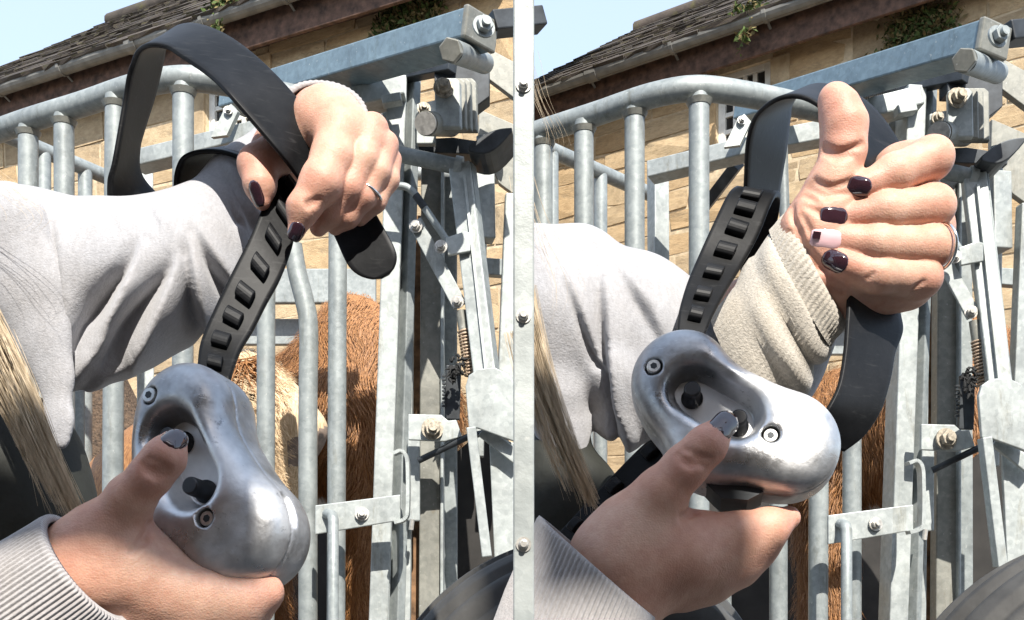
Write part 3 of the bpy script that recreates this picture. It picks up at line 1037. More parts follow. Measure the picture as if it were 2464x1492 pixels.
    MB().cyl(p1 - (p1 - p0) * 0.06, p1 + (p1 - p0) * 0.05, 0.0245, 20).build('yoke_collar', M['galv_pale'], root, 0.002)
    MB().beam(Q(1181, 1010, 2.36), Q(1107, 398, 2.42), 0.052, 0.03, V(1, -0.15, 0)).build('swing_arm', M['galv_pale'], root, 0.003)
    MB().beam(Q(1200, 1010, 2.37), Q(1130, 398, 2.43), 0.03, 0.022, V(0.4, 1, 0)).build('swing_arm_side', M['galv'], root, 0.002)
    MB().beam(Q(1182, 1010, 2.338), Q(1117, 420, 2.395), 0.006, 0.006, V(1, 0, 0)).build('swing_arm_lip', M['galv_pale'], root)
    g = [(1120, 930), (1128, 903), (1150, 888), (1190, 884), (1222, 900), (1240, 925), (1244, 1000), (1238, 1062), (1150, 1030), (1128, 1028)]
    MB().prism([Q(x, y, 2.30) for x, y in g], V(0, 0.012, 0)).build('gusset_plate', M['galv_pale'], root, 0.002)
    MB().beam(Q(1134, 1030, 2.31), Q(1172, 1340, 2.31), 0.022, 0.03, V(1, 0, 0)).build('lower_arm', M['galv_pale'], root, 0.002)
    MB().prism([Q(1176, 1042, 2.36), Q(1246, 1070, 2.36), Q(1246, 1480, 2.36), Q(1196, 1480, 2.36)], V(0, 0.012, 0)).build('sheeted_panel', M['galv_pale'], root, 0.002)
    MB().beam(Q(1160, 1036, 2.335), Q(1248, 1105, 2.335), 0.03, 0.012, V(0.5, 0, 1)).build('panel_lip', M['galv_pale'], root, 0.002)
    MB().prism([Q(1085, 1100, 2.75), Q(1200, 1000, 2.75), Q(1240, 1100, 2.75), Q(1240, 1520, 2.75), Q(1085, 1520, 2.75)], V(0, 0.012, 0)).build('shade_panel', M['shade_dark'], root)  # added dark panel, shade beside the arm put into its colour
    upright('rear_upright', 1150, 1160, 1100, 350, 2.62, 2.62, 0.03, 0.03, 'galv_pale')
    MB().beam(Q(1165, 580, 2.55), Q(1162, 395, 2.55), 0.05, 0.05, V(1, 0.2, 0)).build('socket', M['galv_pale'], root, 0.003)
    MB().cyl(Q(1163, 396, 2.55), Q(1160, 330, 2.55), 0.0145, 16).build('socket_pin', M['galv'], root)
    MB().beam(Q(1213, 1020, 2.52), Q(1236, 470, 2.52), 0.042, 0.03, V(1, 0.1, 0)).build('side_upright', M['galv_pale'], root, 0.003)
    MB().cyl(Q(985, 415, 2.85), Q(1260, 428, 2.85), 0.020, 16).build('rear_tube', M['galv_pale'], root)
    MB().beam(Q(1120, 640, 2.8), Q(1250, 650, 2.8), 0.045, 0.03, V(0, 0, 1)).build('rear_cross_bar', M['galv'], root, 0.002)
    # bent handle rod, flat link, lug, three bolts
    rod = catmull([(900, 447), (948, 447), (978, 450), (1000, 468), (1025, 505), (1082, 588)], 6)
    MB().tube([Q(x, y, 2.38) for x, y in rod], 0.0085, 14).build('handle_rod', M['galv'], root)
    MB().tube([Q(1000, 470, 2.379), Q(1022, 500, 2.379)], 0.0092, 14).build('rod_sleeve', M['dark_steel'], root)
    MB().beam(Q(998, 532, 2.40), Q(1108, 738, 2.40), 0.034, 0.008, V(1, 0, 0.5)).build('flat_link', M['galv_pale'], root, 0.0015)
    MB().prism([Q(1072, 572, 2.37), Q(1118, 556, 2.37), Q(1132, 560, 2.37), Q(1132, 604, 2.37), Q(1078, 614, 2.37)], V(0, 0.012, 0)).build('lug_plate', M['galv_pale'], root, 0.002)
    for x, y, d in ((1001, 545, 2.39), (1061, 594, 2.36), (1101, 727, 2.39)):
        bolt(Q(x, y, d), V(-0.1, -1, 0.0), 0.0115, root, 'bolt')
    # damper rod with coil spring
    s0, s1 = Q(1109, 748, 2.40), Q(1132, 905, 2.40)
    MB().tube([s0, s0.lerp(s1, 0.35)], 0.012, 14).build('damper_rod', M['galv_dirty'], root)
    MB().tube([s0, s1 + (s1 - s0) * 0.2], 0.006, 10).build('spring_rod', M['bolt_mucky'], root)
    sp = []
    axs = (s1 - s0).normalized(); sx = axs.cross(V(0, 1, 0)).normalized(); sy = axs.cross(sx)
    for i in range(260):
        t = i / 259; a = t * 2 * math.pi * 14
        sp.append(s0.lerp(s1, 0.30 + 0.70 * t) + (sx * math.cos(a) + sy * math.sin(a)) * 0.0125)
    MB().tube(sp, 0.0026, 7).build('coil_spring', M['spring'], root)
    # greasy black twine snagged under the spring
    tw = MB(); r = random.Random(int(ox) + 3)
    for _ in range(46):
        c = Q(1095 + r.gauss(0, 9), 890 + r.gauss(0, 14), 2.38)
        d = V(r.gauss(0, 1), r.gauss(0, 0.5), r.gauss(0, 0.8)).normalized() * r.uniform(0.006, 0.022)
        tw.tube([c, c + d * 0.5 + V(0, 0, r.gauss(0, 0.004)), c + d], [0.0045, 0.0035, 0.001], 5)
    tw.build('twine_clump', M['black_rag'], root)
    MB().beam(Q(1088, 1010, 2.45), Q(1092, 880, 2.45), 0.036, 0.012, V(1, 0, 0)).build('rack_strip', M['dark_steel'], root, 0.002)
    for i in range(9):
        MB().box(Q(1068, 905 + i * 9, 2.44), V(0.004, 0, 0), V(0, 0.005, 0), V(0, 0, 0.0022)).build('rack_tooth', M['dark_steel'], root)
    # bolt plate and black rod
    MB().prism([Q(982, 996, 2.40), Q(1062, 998, 2.40), Q(1078, 1012, 2.40), Q(1098, 1010, 2.40), Q(1112, 1050, 2.40), Q(1070, 1062, 2.40), Q(982, 1058, 2.40)], V(0, 0.012, 0)).build('bolt_plate', M['galv_pale'], root, 0.002)
    bolt(Q(1040, 1033, 2.395), toward, 0.019, root, 'bolt_mucky')
    MB().tube([Q(1008, 1108, 2.44), Q(1128, 1050, 2.40), Q(1190, 1036, 2.4)], 0.008, 10).build('black_rod', M['dark_steel'], root)
    # latch bar, keeper loop, slotted plate, lever
    MB().prism([Q(758, 1216, 2.36), Q(963, 1190, 2.36), Q(963, 1252, 2.36), Q(758, 1286, 2.36)], V(0, 0.010, 0)).build('latch_bar', M['galv_pale'], root, 0.002)
    bolt(Q(871, 1237, 2.358), toward, 0.012, root, 'bolt')
    lp = catmull([(948, 1092), (966, 1086), (978, 1098), (982, 1130), (982, 1220), (976, 1248), (950, 1258)], 5)
    lb = MB()
    for a_, b_ in zip(lp[:-1], lp[1:]):
        lb.beam(Q(a_[0], a_[1], 2.36), Q(b_[0], b_[1], 2.36), 0.03, 0.008, V(0, 1, 0))
    lb.build('keeper_loop', M['galv_pale'], root)
    upright('slot_plate', 996, 996, 1254, 1052, 2.48, 2.48, 0.030, 0.014, 'galv_pale')
    MB().cyl(Q(989, 1275, 2.44), Q(992, 1250, 2.44), 0.006, 10).build('split_pin', M['bolt'], root)
    lv = MB().tube([Q(802, 1560, 2.33), Q(802, 1252, 2.33), Q(799, 1240, 2.34), Q(787, 1236, 2.36)], 0.0125, 16)
    lv.build('lever', M['galv'], root)
    # far side of the crush: added dark sheet, interior shade put into its colour, and a rail
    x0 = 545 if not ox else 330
    MB().prism([Q(x0, 1130, 4.3), Q(1010, 1105, 4.3), Q(1010, 1700, 4.3), Q(x0, 1700, 4.3)], V(0, 0.03, 0)).build('far_side_shade', M['shade_dark'], root)
    MB().beam(Q(540, 690, 3.9), Q(905, 690, 3.9), 0.13, 0.03, V(0, 0, 1)).build('far_side_rail', M['galv'], root, 0.004)
    MB().beam(Q(560, 800, 4.0), Q(905, 800, 4.0), 0.10, 0.03, V(0, 0, 1)).build('far_side_rail', M['galv'], root, 0.004)
    return root

lb = [((639, 1560, 2.50), (642, 590, 2.50)), ((810, 1330, 2.50), (813, 560, 2.50))]
bent = catmull([(741, 1560), (741, 1000), (743, 800), (734, 730), (716, 660), (704, 590)], 5)
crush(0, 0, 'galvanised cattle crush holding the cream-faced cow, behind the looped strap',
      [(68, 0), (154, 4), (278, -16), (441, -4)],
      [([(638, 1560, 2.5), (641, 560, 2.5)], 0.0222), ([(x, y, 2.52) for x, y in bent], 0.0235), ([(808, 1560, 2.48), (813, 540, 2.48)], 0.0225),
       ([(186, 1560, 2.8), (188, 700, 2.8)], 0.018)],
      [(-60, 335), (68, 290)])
bent2 = catmull([(660, 700), (648, 330), (652, 268), (672, 243), (720, 236), (800, 252)], 5)
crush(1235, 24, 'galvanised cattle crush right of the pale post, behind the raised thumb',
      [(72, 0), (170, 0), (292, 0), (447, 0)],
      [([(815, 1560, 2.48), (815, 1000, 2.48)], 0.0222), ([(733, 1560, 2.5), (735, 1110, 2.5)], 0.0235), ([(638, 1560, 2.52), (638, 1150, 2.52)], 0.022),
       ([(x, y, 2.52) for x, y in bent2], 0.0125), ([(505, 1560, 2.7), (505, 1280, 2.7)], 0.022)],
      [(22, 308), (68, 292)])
# ------------------------------------------------------------------ cattle
def fur(verts, quads, n, length, rad, seed, keep=None, droop=0.7, flow=None):
    """short tapering hairs, as triangles in pairs, rooted on a surface"""
    r = np.random.RandomState(seed)
    a = verts[quads]
    c = a.mean(1)
    nn = np.cross(a[:, 2] - a[:, 0], a[:, 3] - a[:, 1])
    nn /= np.linalg.norm(nn, axis=1)[:, None] + 1e-12
    if keep is not None:
        k = keep(c, nn); c, nn = c[k], nn[k]
    i = r.randint(0, len(c), n)
    p, m = c[i] + r.normal(0, 0.006, (n, 3)), nn[i]
    fl = np.tile(np.array(flow if flow is not None else (0, 0, -1.0)), (n, 1))
    wx = 0.35 * np.sin(p[:, 0] * 17 + p[:, 2] * 9) + 0.25 * np.sin(p[:, 2] * 31 - p[:, 0] * 7)
    fl = fl + np.stack([wx, 0 * wx, 0 * wx], 1)
    d = fl * droop + m * 0.45 + r.normal(0, 0.11, (n, 3))
    d /= np.linalg.norm(d, axis=1)[:, None]
    l = (length * r.uniform(0.5, 1.4, n))[:, None]
    s = np.cross(d, m + r.normal(0, 0.2, (n, 3))); s /= np.linalg.norm(s, axis=1)[:, None] + 1e-9
    mid = p + d * l * 0.5 + m * l * 0.08
    tip = p + d * l + fl * l * 0.25
    V_ = np.stack([p - s * rad, p + s * rad, mid + s * rad * 0.8, mid - s * rad * 0.8, tip], 1).reshape(-1, 3)
    k = np.arange(n)[:, None] * 5
    tr = np.concatenate([k + np.array([[0, 1, 2]]), k + np.array([[0, 2, 3]]), k + np.array([[3, 2, 4]])])
    return V_, tr

def ginger_cow():
    """long-haired ginger cow standing side-on at the back of the left crush"""
    d = 3.35
    Q = lambda x, y, e=0.0: P(x, y, d + e)
    root = empty('ginger_cow', Q(800, 1450) - V(0, 0, H), 'shaggy ginger cow flank behind the bars, beyond the cream-faced cow', 'cow')
    s = Solid(0.014)
    s.chain([(Q(630, 1060, .45), .17), (Q(720, 1020, .35), .21), (Q(850, 985, .2), .24), (Q(930, 930, .1), .20)], 0.12)
    s.chain([(Q(850, 960, .12), .26), (Q(850, 830, .1), .13), (Q(846, 775, .1), .06)], 0.12)          # neck and withers
    s.chain([(Q(930, 960, .1), .17), (Q(1010, 1010, .0), .12), (Q(1030, 1100, -.05), .085)], 0.1)      # head down to the right
    for x, e in ((640, .3), (660, .5), (880, .0), (860, .4)):
        s.chain([(Q(x, 1080, e), .12), (Q(x + 6, 1290, e), .062), (Vector((Q(x, 1300, e).x, d + e, 0.04)), .05)], 0.05)
    v, q = s.field().nets(1)
    me = np_mesh('body', v, q, M['ginger'])
    link_mesh('body', me, root)
    fv, ft = fur(v, q, 70000, 0.040, 0.0010, 5, keep=lambda c, n: n[:, 1] < 0.35)
    tag(link_mesh('fur', np_mesh('fur', fv, ft, M['ginger']), root), kind='stuff')
    return root
gc = ginger_cow()

def copy_tree(o, dx, parent=None):
    c = o.copy(); COL.objects.link(c)
    if parent is not None:
        c.parent = parent
        c.matrix_parent_inverse = o.matrix_parent_inverse.copy()
    for ch in o.children: copy_tree(ch, dx, c)
    return c
gc2 = copy_tree(gc, 0)
gc2.location = gc.location + V(1235 / F * 3.35 + 0.34, 0, -0.03)
for ch in gc2.children: ch.matrix_parent_inverse = Matrix.Translation(-Vector(gc.location))
gc2['label'] = 'patch of ginger cow between bars beside the right strap end'

def cream_cow():
    """cream-faced cow, head in profile with the muzzle to the right"""
    d = 2.95
    Q = lambda x, y, e=0.0: P(x, y, d + e)
    root = empty('cream_faced_cow', Q(500, 1450) - V(0, 0, H), 'cream-faced cow in profile with tousled forelock, nearest the bars', 'cow')
    s = Solid(0.009)
    flat = (V(0, 1, 0), 0.78)
    s.chain([(Q(596, 948), .105), (Q(650, 985), .088), (Q(705, 1020), .068), (Q(738, 1042), .052)], 0.05, flat=flat)   # skull to muzzle
    s.chain([(Q(600, 1010), .085), (Q(660, 1060), .058), (Q(715, 1080), .036)], 0.05, flat=flat)                      # jaw
    s.cap(Q(742, 1034, -.01), Q(735, 1062, -.01), .044, .036, 0.03)                                                     # muzzle pad
    s.chain([(Q(590, 905), .05), (Q(600, 880), .03)], 0.05)                                                             # poll
    s.chain([(Q(570, 990, .1), .13), (Q(500, 1110, .2), .19), (Q(430, 1230, .35), .27), (Q(390, 1270, .5), .28)], 0.12)
    s.chain([(Q(700, 1130, .02), .05), (Q(690, 1180, .05), .06), (Q(560, 1150, .15), .12)], 0.06)                      # throat
    for x, e in ((500, .1), (470, .5), (360, .35), (350, .65)):
        b0 = Q(x, 1230, e)
        s.chain([(b0, .12), (Vector((b0.x, b0.y, 0.5)), .075), (Vector((b0.x, b0.y, 0.03)), .055)], 0.05)
    s.cap(Q(741, 1016, -.036), Q(735, 1020, -.036), .007, .005, 0.006, 'sub')                                          # nostril
    s.cap(Q(724, 1070, -.04), Q(758, 1060, -.04), .004, .003, 0.006, 'sub')                                             # mouth line
    s.field()
    v, q = s.nets(1)
    # head is one colour, the body behind the neck ginger: two slots on one mesh
    me = np_mesh('body', v, q, M['cream'])
    me.materials.append(M['ginger']); me.materials.append(M['muzzle'])
    c = v[q].mean(1)
    px = CX + F * c[:, 0] / c[:, 1]; py = HZ - F * (c[:, 2] - H) / c[:, 1]
    idx = np.where(px < 575, 1, 0)
    idx = np.where((px > 690) & (py > 1034 + 0.35 * (765 - px)) & (py < 1125), 2, idx)
    me.polygons.foreach_set('material_index', idx.astype(np.int32))
    link_mesh('body', me, root)
    fv, ft = fur(v, q, 26000, 0.018, 0.0008, 8, keep=lambda c, n: (CX + F * c[:, 0] / c[:, 1] > 555) & (CX + F * c[:, 0] / c[:, 1] < 700), flow=(0.75, 0, -0.55), droop=0.9)
    tag(link_mesh('face_fur', np_mesh('face_fur', fv, ft, M['cream']), root), kind='stuff')
    # forelock
    r = random.Random(4)
    fl = MB()
    for _ in range(260):
        a = Q(585 + r.uniform(-16, 22), 885 + r.uniform(-22, 20), -.06 + r.uniform(-.03, .03))
        e = a + V(r.uniform(-0.06, 0.10), r.uniform(-.03, .01), r.uniform(-.10, -.02))
        m_ = (a + e) / 2 + V(r.uniform(-.01, .02), 0, 0.025)
        fl.tube([a, m_, e], [0.0022, 0.002, 0.0006], 4, False)
    fl.build('forelock', M['ginger'], root)
    p, n = s.hit(604, 957, 2.6, 3.2)
    ey = MB(); ey.tube([p + n * 0.004 - n * 0.014, p + n * 0.004 - n * 0.006, p + n * 0.004, p + n * 0.007], [0.010, 0.013, 0.009, 0.003], 12)
    ey.build('eye', M['hoof'], root)
    ear = Solid(0.006)
    ear.chain([(Q(566, 905, -.02), .028), (Q(545, 925, -.05), .045), (Q(520, 960, -.07), .018)], 0.03, flat=(V(0.3, 1, 0.3), 0.5))
    ev, eq = ear.field().nets(1)
    link_mesh('ear', np_mesh('ear', ev, eq, M['ginger']), root)
    return root
cream_cow()
# ------------------------------------------------------------------ the cast clamps with rubber straps
S_DEV = 0.62 / F        # metres per reference pixel where the clamps are held
def device_meshes():
    """housing in its own axes: x right, z up along the face, -y out of the face (metres)"""
    def U(px, py, w=0.0):
        return np.array(((px - 1775) * S_DEV, -w * S_DEV, -(py - 1010) * S_DEV))
    sc = S_DEV
    segs = [(1640, 916, 121, 1730, 1066, 117), (1730, 1066, 117, 1892, 1084, 121), (1660, 960, 112, 1868, 1076, 116)]
    def outline(X, Z):
        d = None
        for x0, y0, r0, x1, y1, r1 in segs:
            p0, p1 = U(x0, y0), U(x1, y1)
            ex, ez = p1[0] - p0[0], p1[2] - p0[2]
            t = np.clip(((X - p0[0]) * ex + (Z - p0[2]) * ez) / (ex * ex + ez * ez), 0, 1)
            q = np.sqrt((X - p0[0] - ex * t) ** 2 + (Z - p0[2] - ez * t) ** 2) - (r0 + (r1 - r0) * t) * sc
            d = q if d is None else smin(d, q, 26 * sc)
        return d
    def body(X, Y, Z):
        d2 = outline(X, Z)
        # face slightly domed, deeper towards the tip, rounded hard at the rim
        u = (X - U(1775, 0)[0]) / sc
        front = -Y - (84 + 0.0006 * (200 ** 2 - u ** 2) * 0.6) * sc
        back = Y - 105 * sc
        return smax(smax(d2, front, 74 * sc), back, 60 * sc)
    s = Solid(0.0011)
    s.func(body, U(1500, 1235, 125), U(2030, 775, -120), 0.0, 'add')
    s.ops[-1] = ('fn', body, np.array((U(1500, 0)[0], -0.034, U(0, 1235)[2])), np.array((U(2035, 0)[0], 0.030, U(0, 775)[2])), 0.0005, 'add')
    # thumb recess, flared at the lip
    a, b = U(1668, 962), U(1772, 1030)
    def recess(X, Y, Z):
        dx, dz = X - a[0], Z - a[2]
        bx, bz = b[0] - a[0], b[2] - a[2]
        t = np.clip((dx * bx + dz * bz) / (bx * bx + bz * bz), 0, 1)
        w = -Y / sc
        d = np.sqrt((dx - bx * t) ** 2 + (dz - bz * t) ** 2) - (45 + np.clip(w - 30, 0, 90) * 0.32) * sc
        return smax(d, (Y + 22 * sc), 8 * sc)
    s.func(recess, np.array((U(1580, 0)[0], -0.05, U(0, 1130)[2])), np.array((U(1870, 0)[0], 0.0, U(0, 870)[2])), 26 * sc, 'sub')
    # finger notch in the rim, lower left, and the grip cut in the underside
    s.cap(U(1640, 1095, 118), U(1560, 1165, 118), 24 * sc, 34 * sc, 14 * sc, 'sub')
    # screw pockets
    for x, y in ((1577, 907), (1848, 1085)):
        s.cap(U(x, y, 66), U(x, y, 140), 21 * sc, 21 * sc, 3 * sc, 'sub')
    # notch in the tip with a raised lip, parting line round the rim
    s.cap(U(1946, 974, 4), U(1992, 1012, 4), 15 * sc, 15 * sc, 3 * sc, 'sub')
    s.cap(U(1938, 992, 26), U(1976, 1026, 26), 7 * sc, 7 * sc, 6 * sc, 'add')
    def seam(X, Y, Z):
        return np.maximum(np.abs(outline(X, Z)) - 4.0 * sc, np.abs(Y + 12 * sc) - 1.6 * sc)
    s.func(seam, np.array((U(1500, 0)[0], -0.008, U(0, 1235)[2])), np.array((U(2035, 0)[0], 0.003, U(0, 775)[2])), 3 * sc, 'sub')
    v, q = s.field().nets(1)
    me = np_mesh('housing', v, q, M['alloy'])
    out = {'housing': me}
    # flat plate in the bottom of the recess
    pts = []
    for i in range(28):
        t = 2 * math.pi * i / 28
        ang = math.atan2(b[2] - a[2], b[0] - a[0])
        m_ = (a + b) / 2
        ex, ez = 108 * sc * math.cos(t), 50 * sc * math.sin(t)
        pts.append(V(m_[0] + ex * math.cos(ang) - ez * math.sin(ang), -25 * sc, m_[2] + ex * math.sin(ang) + ez * math.cos(ang)))
    out['floor_plate'] = MB().prism(pts, V(0, 3 * sc, 0)).mesh('floor_plate', M['alloy_plate'])
    def lathe(prof, c, n=24):
        mb = MB(); mb.tube([V(*U(c[0], c[1], w)) for w, r in prof], [r * sc for w, r in prof], n)
        return mb
    for i, c in enumerate(((1668, 968), (1776, 1040))):
        out['button.%d' % i] = lathe([(20, 26), (31, 26), (31.5, 20.5), (80, 20), (86, 19), (88, 16)], c).mesh('button', M['button'])
    lt = MB()
    lt.prism([V(*U(x, y, 40)) for x, y in ((1690, 1170), (1722, 1205), (1740, 1222), (1800, 1226), (1836, 1206), (1812, 1184), (1760, 1172))], V(0, 110 * sc, 0))
    out['latch'] = lt.mesh('latch', M['dark_steel'])
    for i, c in enumerate(((1577, 907), (1848, 1085))):
        mb = lathe([(60, 17), (82, 17), (85, 15)], c, 22)
        out['screw.%d' % i] = mb.mesh('screw', M['screw'])
        hx = hexpts(V(*U(c[0], c[1], 85.2)), V(0, -1, 0), 8.5 * sc, 0.2)
        out['socket.%d' % i] = MB().prism(hx, V(0, -0.3 * sc, 0)).mesh('socket', M['dark_steel'])
    return out
DEV = device_meshes()

def device(loc, rot, label, mirror=False):
    root = empty('muzzle_clamp', loc, label, 'clamp')
    root['_local'] = 1
    root.rotation_euler = rot
    for k, me in DEV.items():
        if k.startswith('socket'): continue
        o = link_mesh(k.split('.')[0], me, root)
        if k.startswith('screw'):
            link_mesh('socket', DEV['socket.' + k[-1]], o)
    del root['_local']
    return root

def ribbon(root, L, Rr, thick, name='strap', n=7, studs=None, mat='rubber', flip=1, stud_w=0.42, end_round=False):
    """moulded strap from two edge curves, rows of (px, py, depth)"""
    a = catmull(L, n); b = catmull(Rr, n)
    A = [P(*r) for r in a]; B = [P(*r) for r in b]
    m = len(A)
    prof = []     # across: rounded edges
    sec = [(0.0, -0.35), (0.02, -0.5), (0.10, -0.5), (0.5, -0.46), (0.90, -0.5), (0.98, -0.5), (1.0, -0.35), (1.0, 0.35), (0.98, 0.5), (0.90, 0.5), (0.5, 0.46), (0.10, 0.5), (0.02, 0.5), (0.0, 0.35)]
    vs, fs, nrm = [], [], []
    for i in range(m):
        t = ((A[min(i + 1, m - 1)] + B[min(i + 1, m - 1)]) - (A[max(i - 1, 0)] + B[max(i - 1, 0)])).normalized()
        w = B[i] - A[i]
        nn = t.cross(w).normalized() * flip
        nrm.append(nn)
        k = 1.0
        for u, h in sec:
            uu = u
            p = A[i] + w * uu + nn * h * thick
            if end_round and i >= m - 10:
                q = (i - (m - 10)) / 9.0
                sh = math.sqrt(max(0.0, 1 - (q * 0.985) ** 2.6))
                p = (A[i] + w * (0.5 + (uu - 0.5) * sh)) + nn * h * thick
            vs.append(p)
    ns = len(sec)
    for i in range(m - 1):
        for k in range(ns):
            k2 = (k + 1) % ns
            fs.append((i * ns + k, i * ns + k2, (i + 1) * ns + k2, (i + 1) * ns + k))
    fs.append(tuple(range(ns - 1, -1, -1))); fs.append(tuple((m - 1) * ns + k for k in range(ns)))
    mb = MB().add(vs, fs, True)
    o = mb.build(name, M[mat], root)
    me = o.data
    if studs:
        for t in studs:
            f = t * (m - 1); i = min(int(f), m - 2); g = f - i
            pa = A[i].lerp(A[i + 1], g); pb = B[i].lerp(B[i + 1], g)
            w = pb - pa; c = (pa + pb) / 2
            ln = ((A[i + 1] + B[i + 1]) - (A[i] + B[i])).normalized()
            nn = nrm[i]
            ww = w.length * stud_w
            hl, hh = 0.0052, 0.0060
            x = w.normalized()
            pr = []
            for j in range(7):     # saddle-shaped stud: curved top, rolled upper lip
                e = -1 + j / 3.0
                pr.append((e * hl, hh * (1.0 - 0.30 * abs(e) ** 2.5)))
            o2 = [c - x * ww / 2 + nn * (thick * 0.4) + ln * e + nn * h for e, h in pr]
            base = [c - x * ww / 2 + nn * (thick * 0.4) + ln * hl, c - x * ww / 2 + nn * (thick * 0.4) - ln * hl]
            MB().prism(o2 + base, x * ww).build('stud', M['rubber_strap'], o, 0.0007)
    return o

def root_inv(root):
    """children given in world coordinates under a turned root"""
    bpy.context.view_layer.update()
    for ch in root.children:
        if ch.name.split('.')[0] == 'strap':
            ch.matrix_parent_inverse = root.matrix_world.inverted()

# left clamp and strap
dl = device(P(527, 1160, 0.595), (R(-8), R(25), R(-21)), 'silver cast clamp with one black button showing, strap looped high above it')
dl.scale = (1.06, 1.06, 1.06)
D0 = 0.66
loopL = [(974, 640, .70), (948, 592, .70), (902, 510, .705), (850, 420, .705), (797, 345, .70), (745, 276, .692), (678, 198, .69), (613, 136, .70), (560, 96, .71), (511, 71, .72), (461, 60, .735), (420, 72, .75), (398, 112, .765), (390, 150, .77), (371, 229, .775), (346, 309, .775), (334, 356, .775), (336, 412, .775), (368, 458, .79), (420, 500, .80), (470, 480, .80), (500, 420, .80), (540, 362, .80), (600, 352, .79), (650, 380, .76)]
loopR = [(880, 690, .70), (838, 640, .70), (800, 560, .705), (750, 480, .69), (705, 412, .675), (665, 362, .665), (588, 272, .66), (545, 223, .66), (500, 180, .67), (433, 134, .68), (400, 114, .685), (359, 110, .69), (333, 124, .70), (319, 155, .71), (309, 186, .715), (299, 250, .72), (275, 387, .72), (262, 440, .725), (270, 500, .74), (330, 560, .76), (410, 520, .76), (425, 410, .755), (455, 372, .75), (530, 366, .745), (620, 395, .72)]
ribbon(dl, loopL[::-1], loopR[::-1], 0.0034, flip=-1, end_round=True, mat='rubber_strap')
stL = [(474, 900, .640), (484, 826, .655), (517, 745, .665), (557, 662, .672), (603, 570, .68), (636, 490, .69), (664, 432, .70), (680, 405, .71)]
stR = [(552, 922, .640), (576, 850, .655), (608, 796, .665), (640, 734, .672), (676, 668, .68), (704, 590, .69), (714, 500, .70), (718, 455, .71)]
ribbon(dl, stL, stR, 0.0046, n=8, studs=[0.055, 0.165, 0.285, 0.40, 0.52, 0.64, 0.76, 0.88], flip=-1)
root_inv(dl)

# right clamp and strap
dr = device(P(1773, 1008, 0.62), (R(-12), R(1), R(-10)), 'silver cast clamp with thumb on the second button, strap hanging into the raised fist')
aL = [(1796, 760, .80), (1784, 640, .80), (1786, 520, .79), (1792, 449, .77), (1797, 350, .735), (1812, 292, .715), (1835, 262, .70), (1868, 240, .69), (1905, 232, .685), (1944, 240, .68), (1990, 270, .675), (2030, 310, .67), (2072, 385, .67), (2105, 470, .67), (2110, 560, .67), (2080, 640, .665), (2045, 700, .66), (2038, 765, .655), (2032, 844, .65), (2018, 925, .645), (1990, 985, .64), (1960, 1030, .645), (1935, 1050, .65)]
aR = [(1835, 760, .85), (1858, 640, .85), (1866, 540, .845), (1874, 461, .83), (1889, 371, .80), (1899, 290, .785), (1905, 250, .775), (1925, 222, .76), (1955, 207, .75), (1990, 206, .74), (2050, 225, .725), (2096, 257, .715), (2140, 310, .71), (2175, 380, .71), (2190, 500, .71), (2180, 640, .71), (2163, 735, .70), (2170, 795, .69), (2152, 850, .68), (2140, 915, .67), (2118, 985, .665), (2078, 1046, .665), (2030, 1085, .665)]
ribbon(dr, aL, aR, 0.0032, flip=1, mat='rubber_strap')
sL = [(1628, 810, .640), (1634, 750, .65), (1651, 689, .665), (1681, 616, .68), (1717, 537, .69), (1746, 478, .70), (1764, 458, .71), (1776, 462, .725), (1778, 520, .74), (1770, 640, .75)]
sR = [(1690, 822, .640), (1712, 768, .65), (1745, 705, .665), (1785, 640, .68), (1824, 570, .69), (1852, 500, .70), (1868, 470, .71), (1878, 478, .725), (1868, 540, .74), (1835, 660, .75)]
ribbon(dr, sL, sR, 0.0046, n=8, studs=[0.10, 0.185, 0.275, 0.36, 0.44, 0.515, 0.58], flip=-1)
oL = [(1585, 1052, .66), (1545, 1078, .665), (1455, 1170, .67), (1366, 1265, .675), (1330, 1305, .68)]
oR = [(1610, 1100, .65), (1584, 1118, .655), (1492, 1205, .66), (1404, 1290, .665), (1368, 1330, .67)]
ribbon(dr, oL, oR, 0.0046, n=8, studs=[0.22, 0.47, 0.72], flip=1)
root_inv(dr)
# ------------------------------------------------------------------ the handlers
def PZ(D):
    return lambda x, y, dz=0.0: P(x, y, D + dz * D / F)
def chain(D, rows):
    """rows of (px, py, dz px, radius px) -> points in metres"""
    q = PZ(D)
    return [(q(x, y, z), r * (D + z * D / F) / F) for x, y, z, r in rows]
def ops(pts, k, flat=None):
    s = Solid(0.001); s.chain(pts, k, 'add', flat)
    return s.ops

def crease(s, D, rows, k=0.0035):
    """thin skin folds lying on the surface: rows of polylines of (px, py), width px"""
    for line, w in rows:
        pts = []
        for x, y in line:
            p, n = s.hit(x, y, D - 0.12, D + 0.14)
            pts.append((p + n * w * 0.25 * D / F, w * D / F))
        s.chain(pts, k, 'sub')

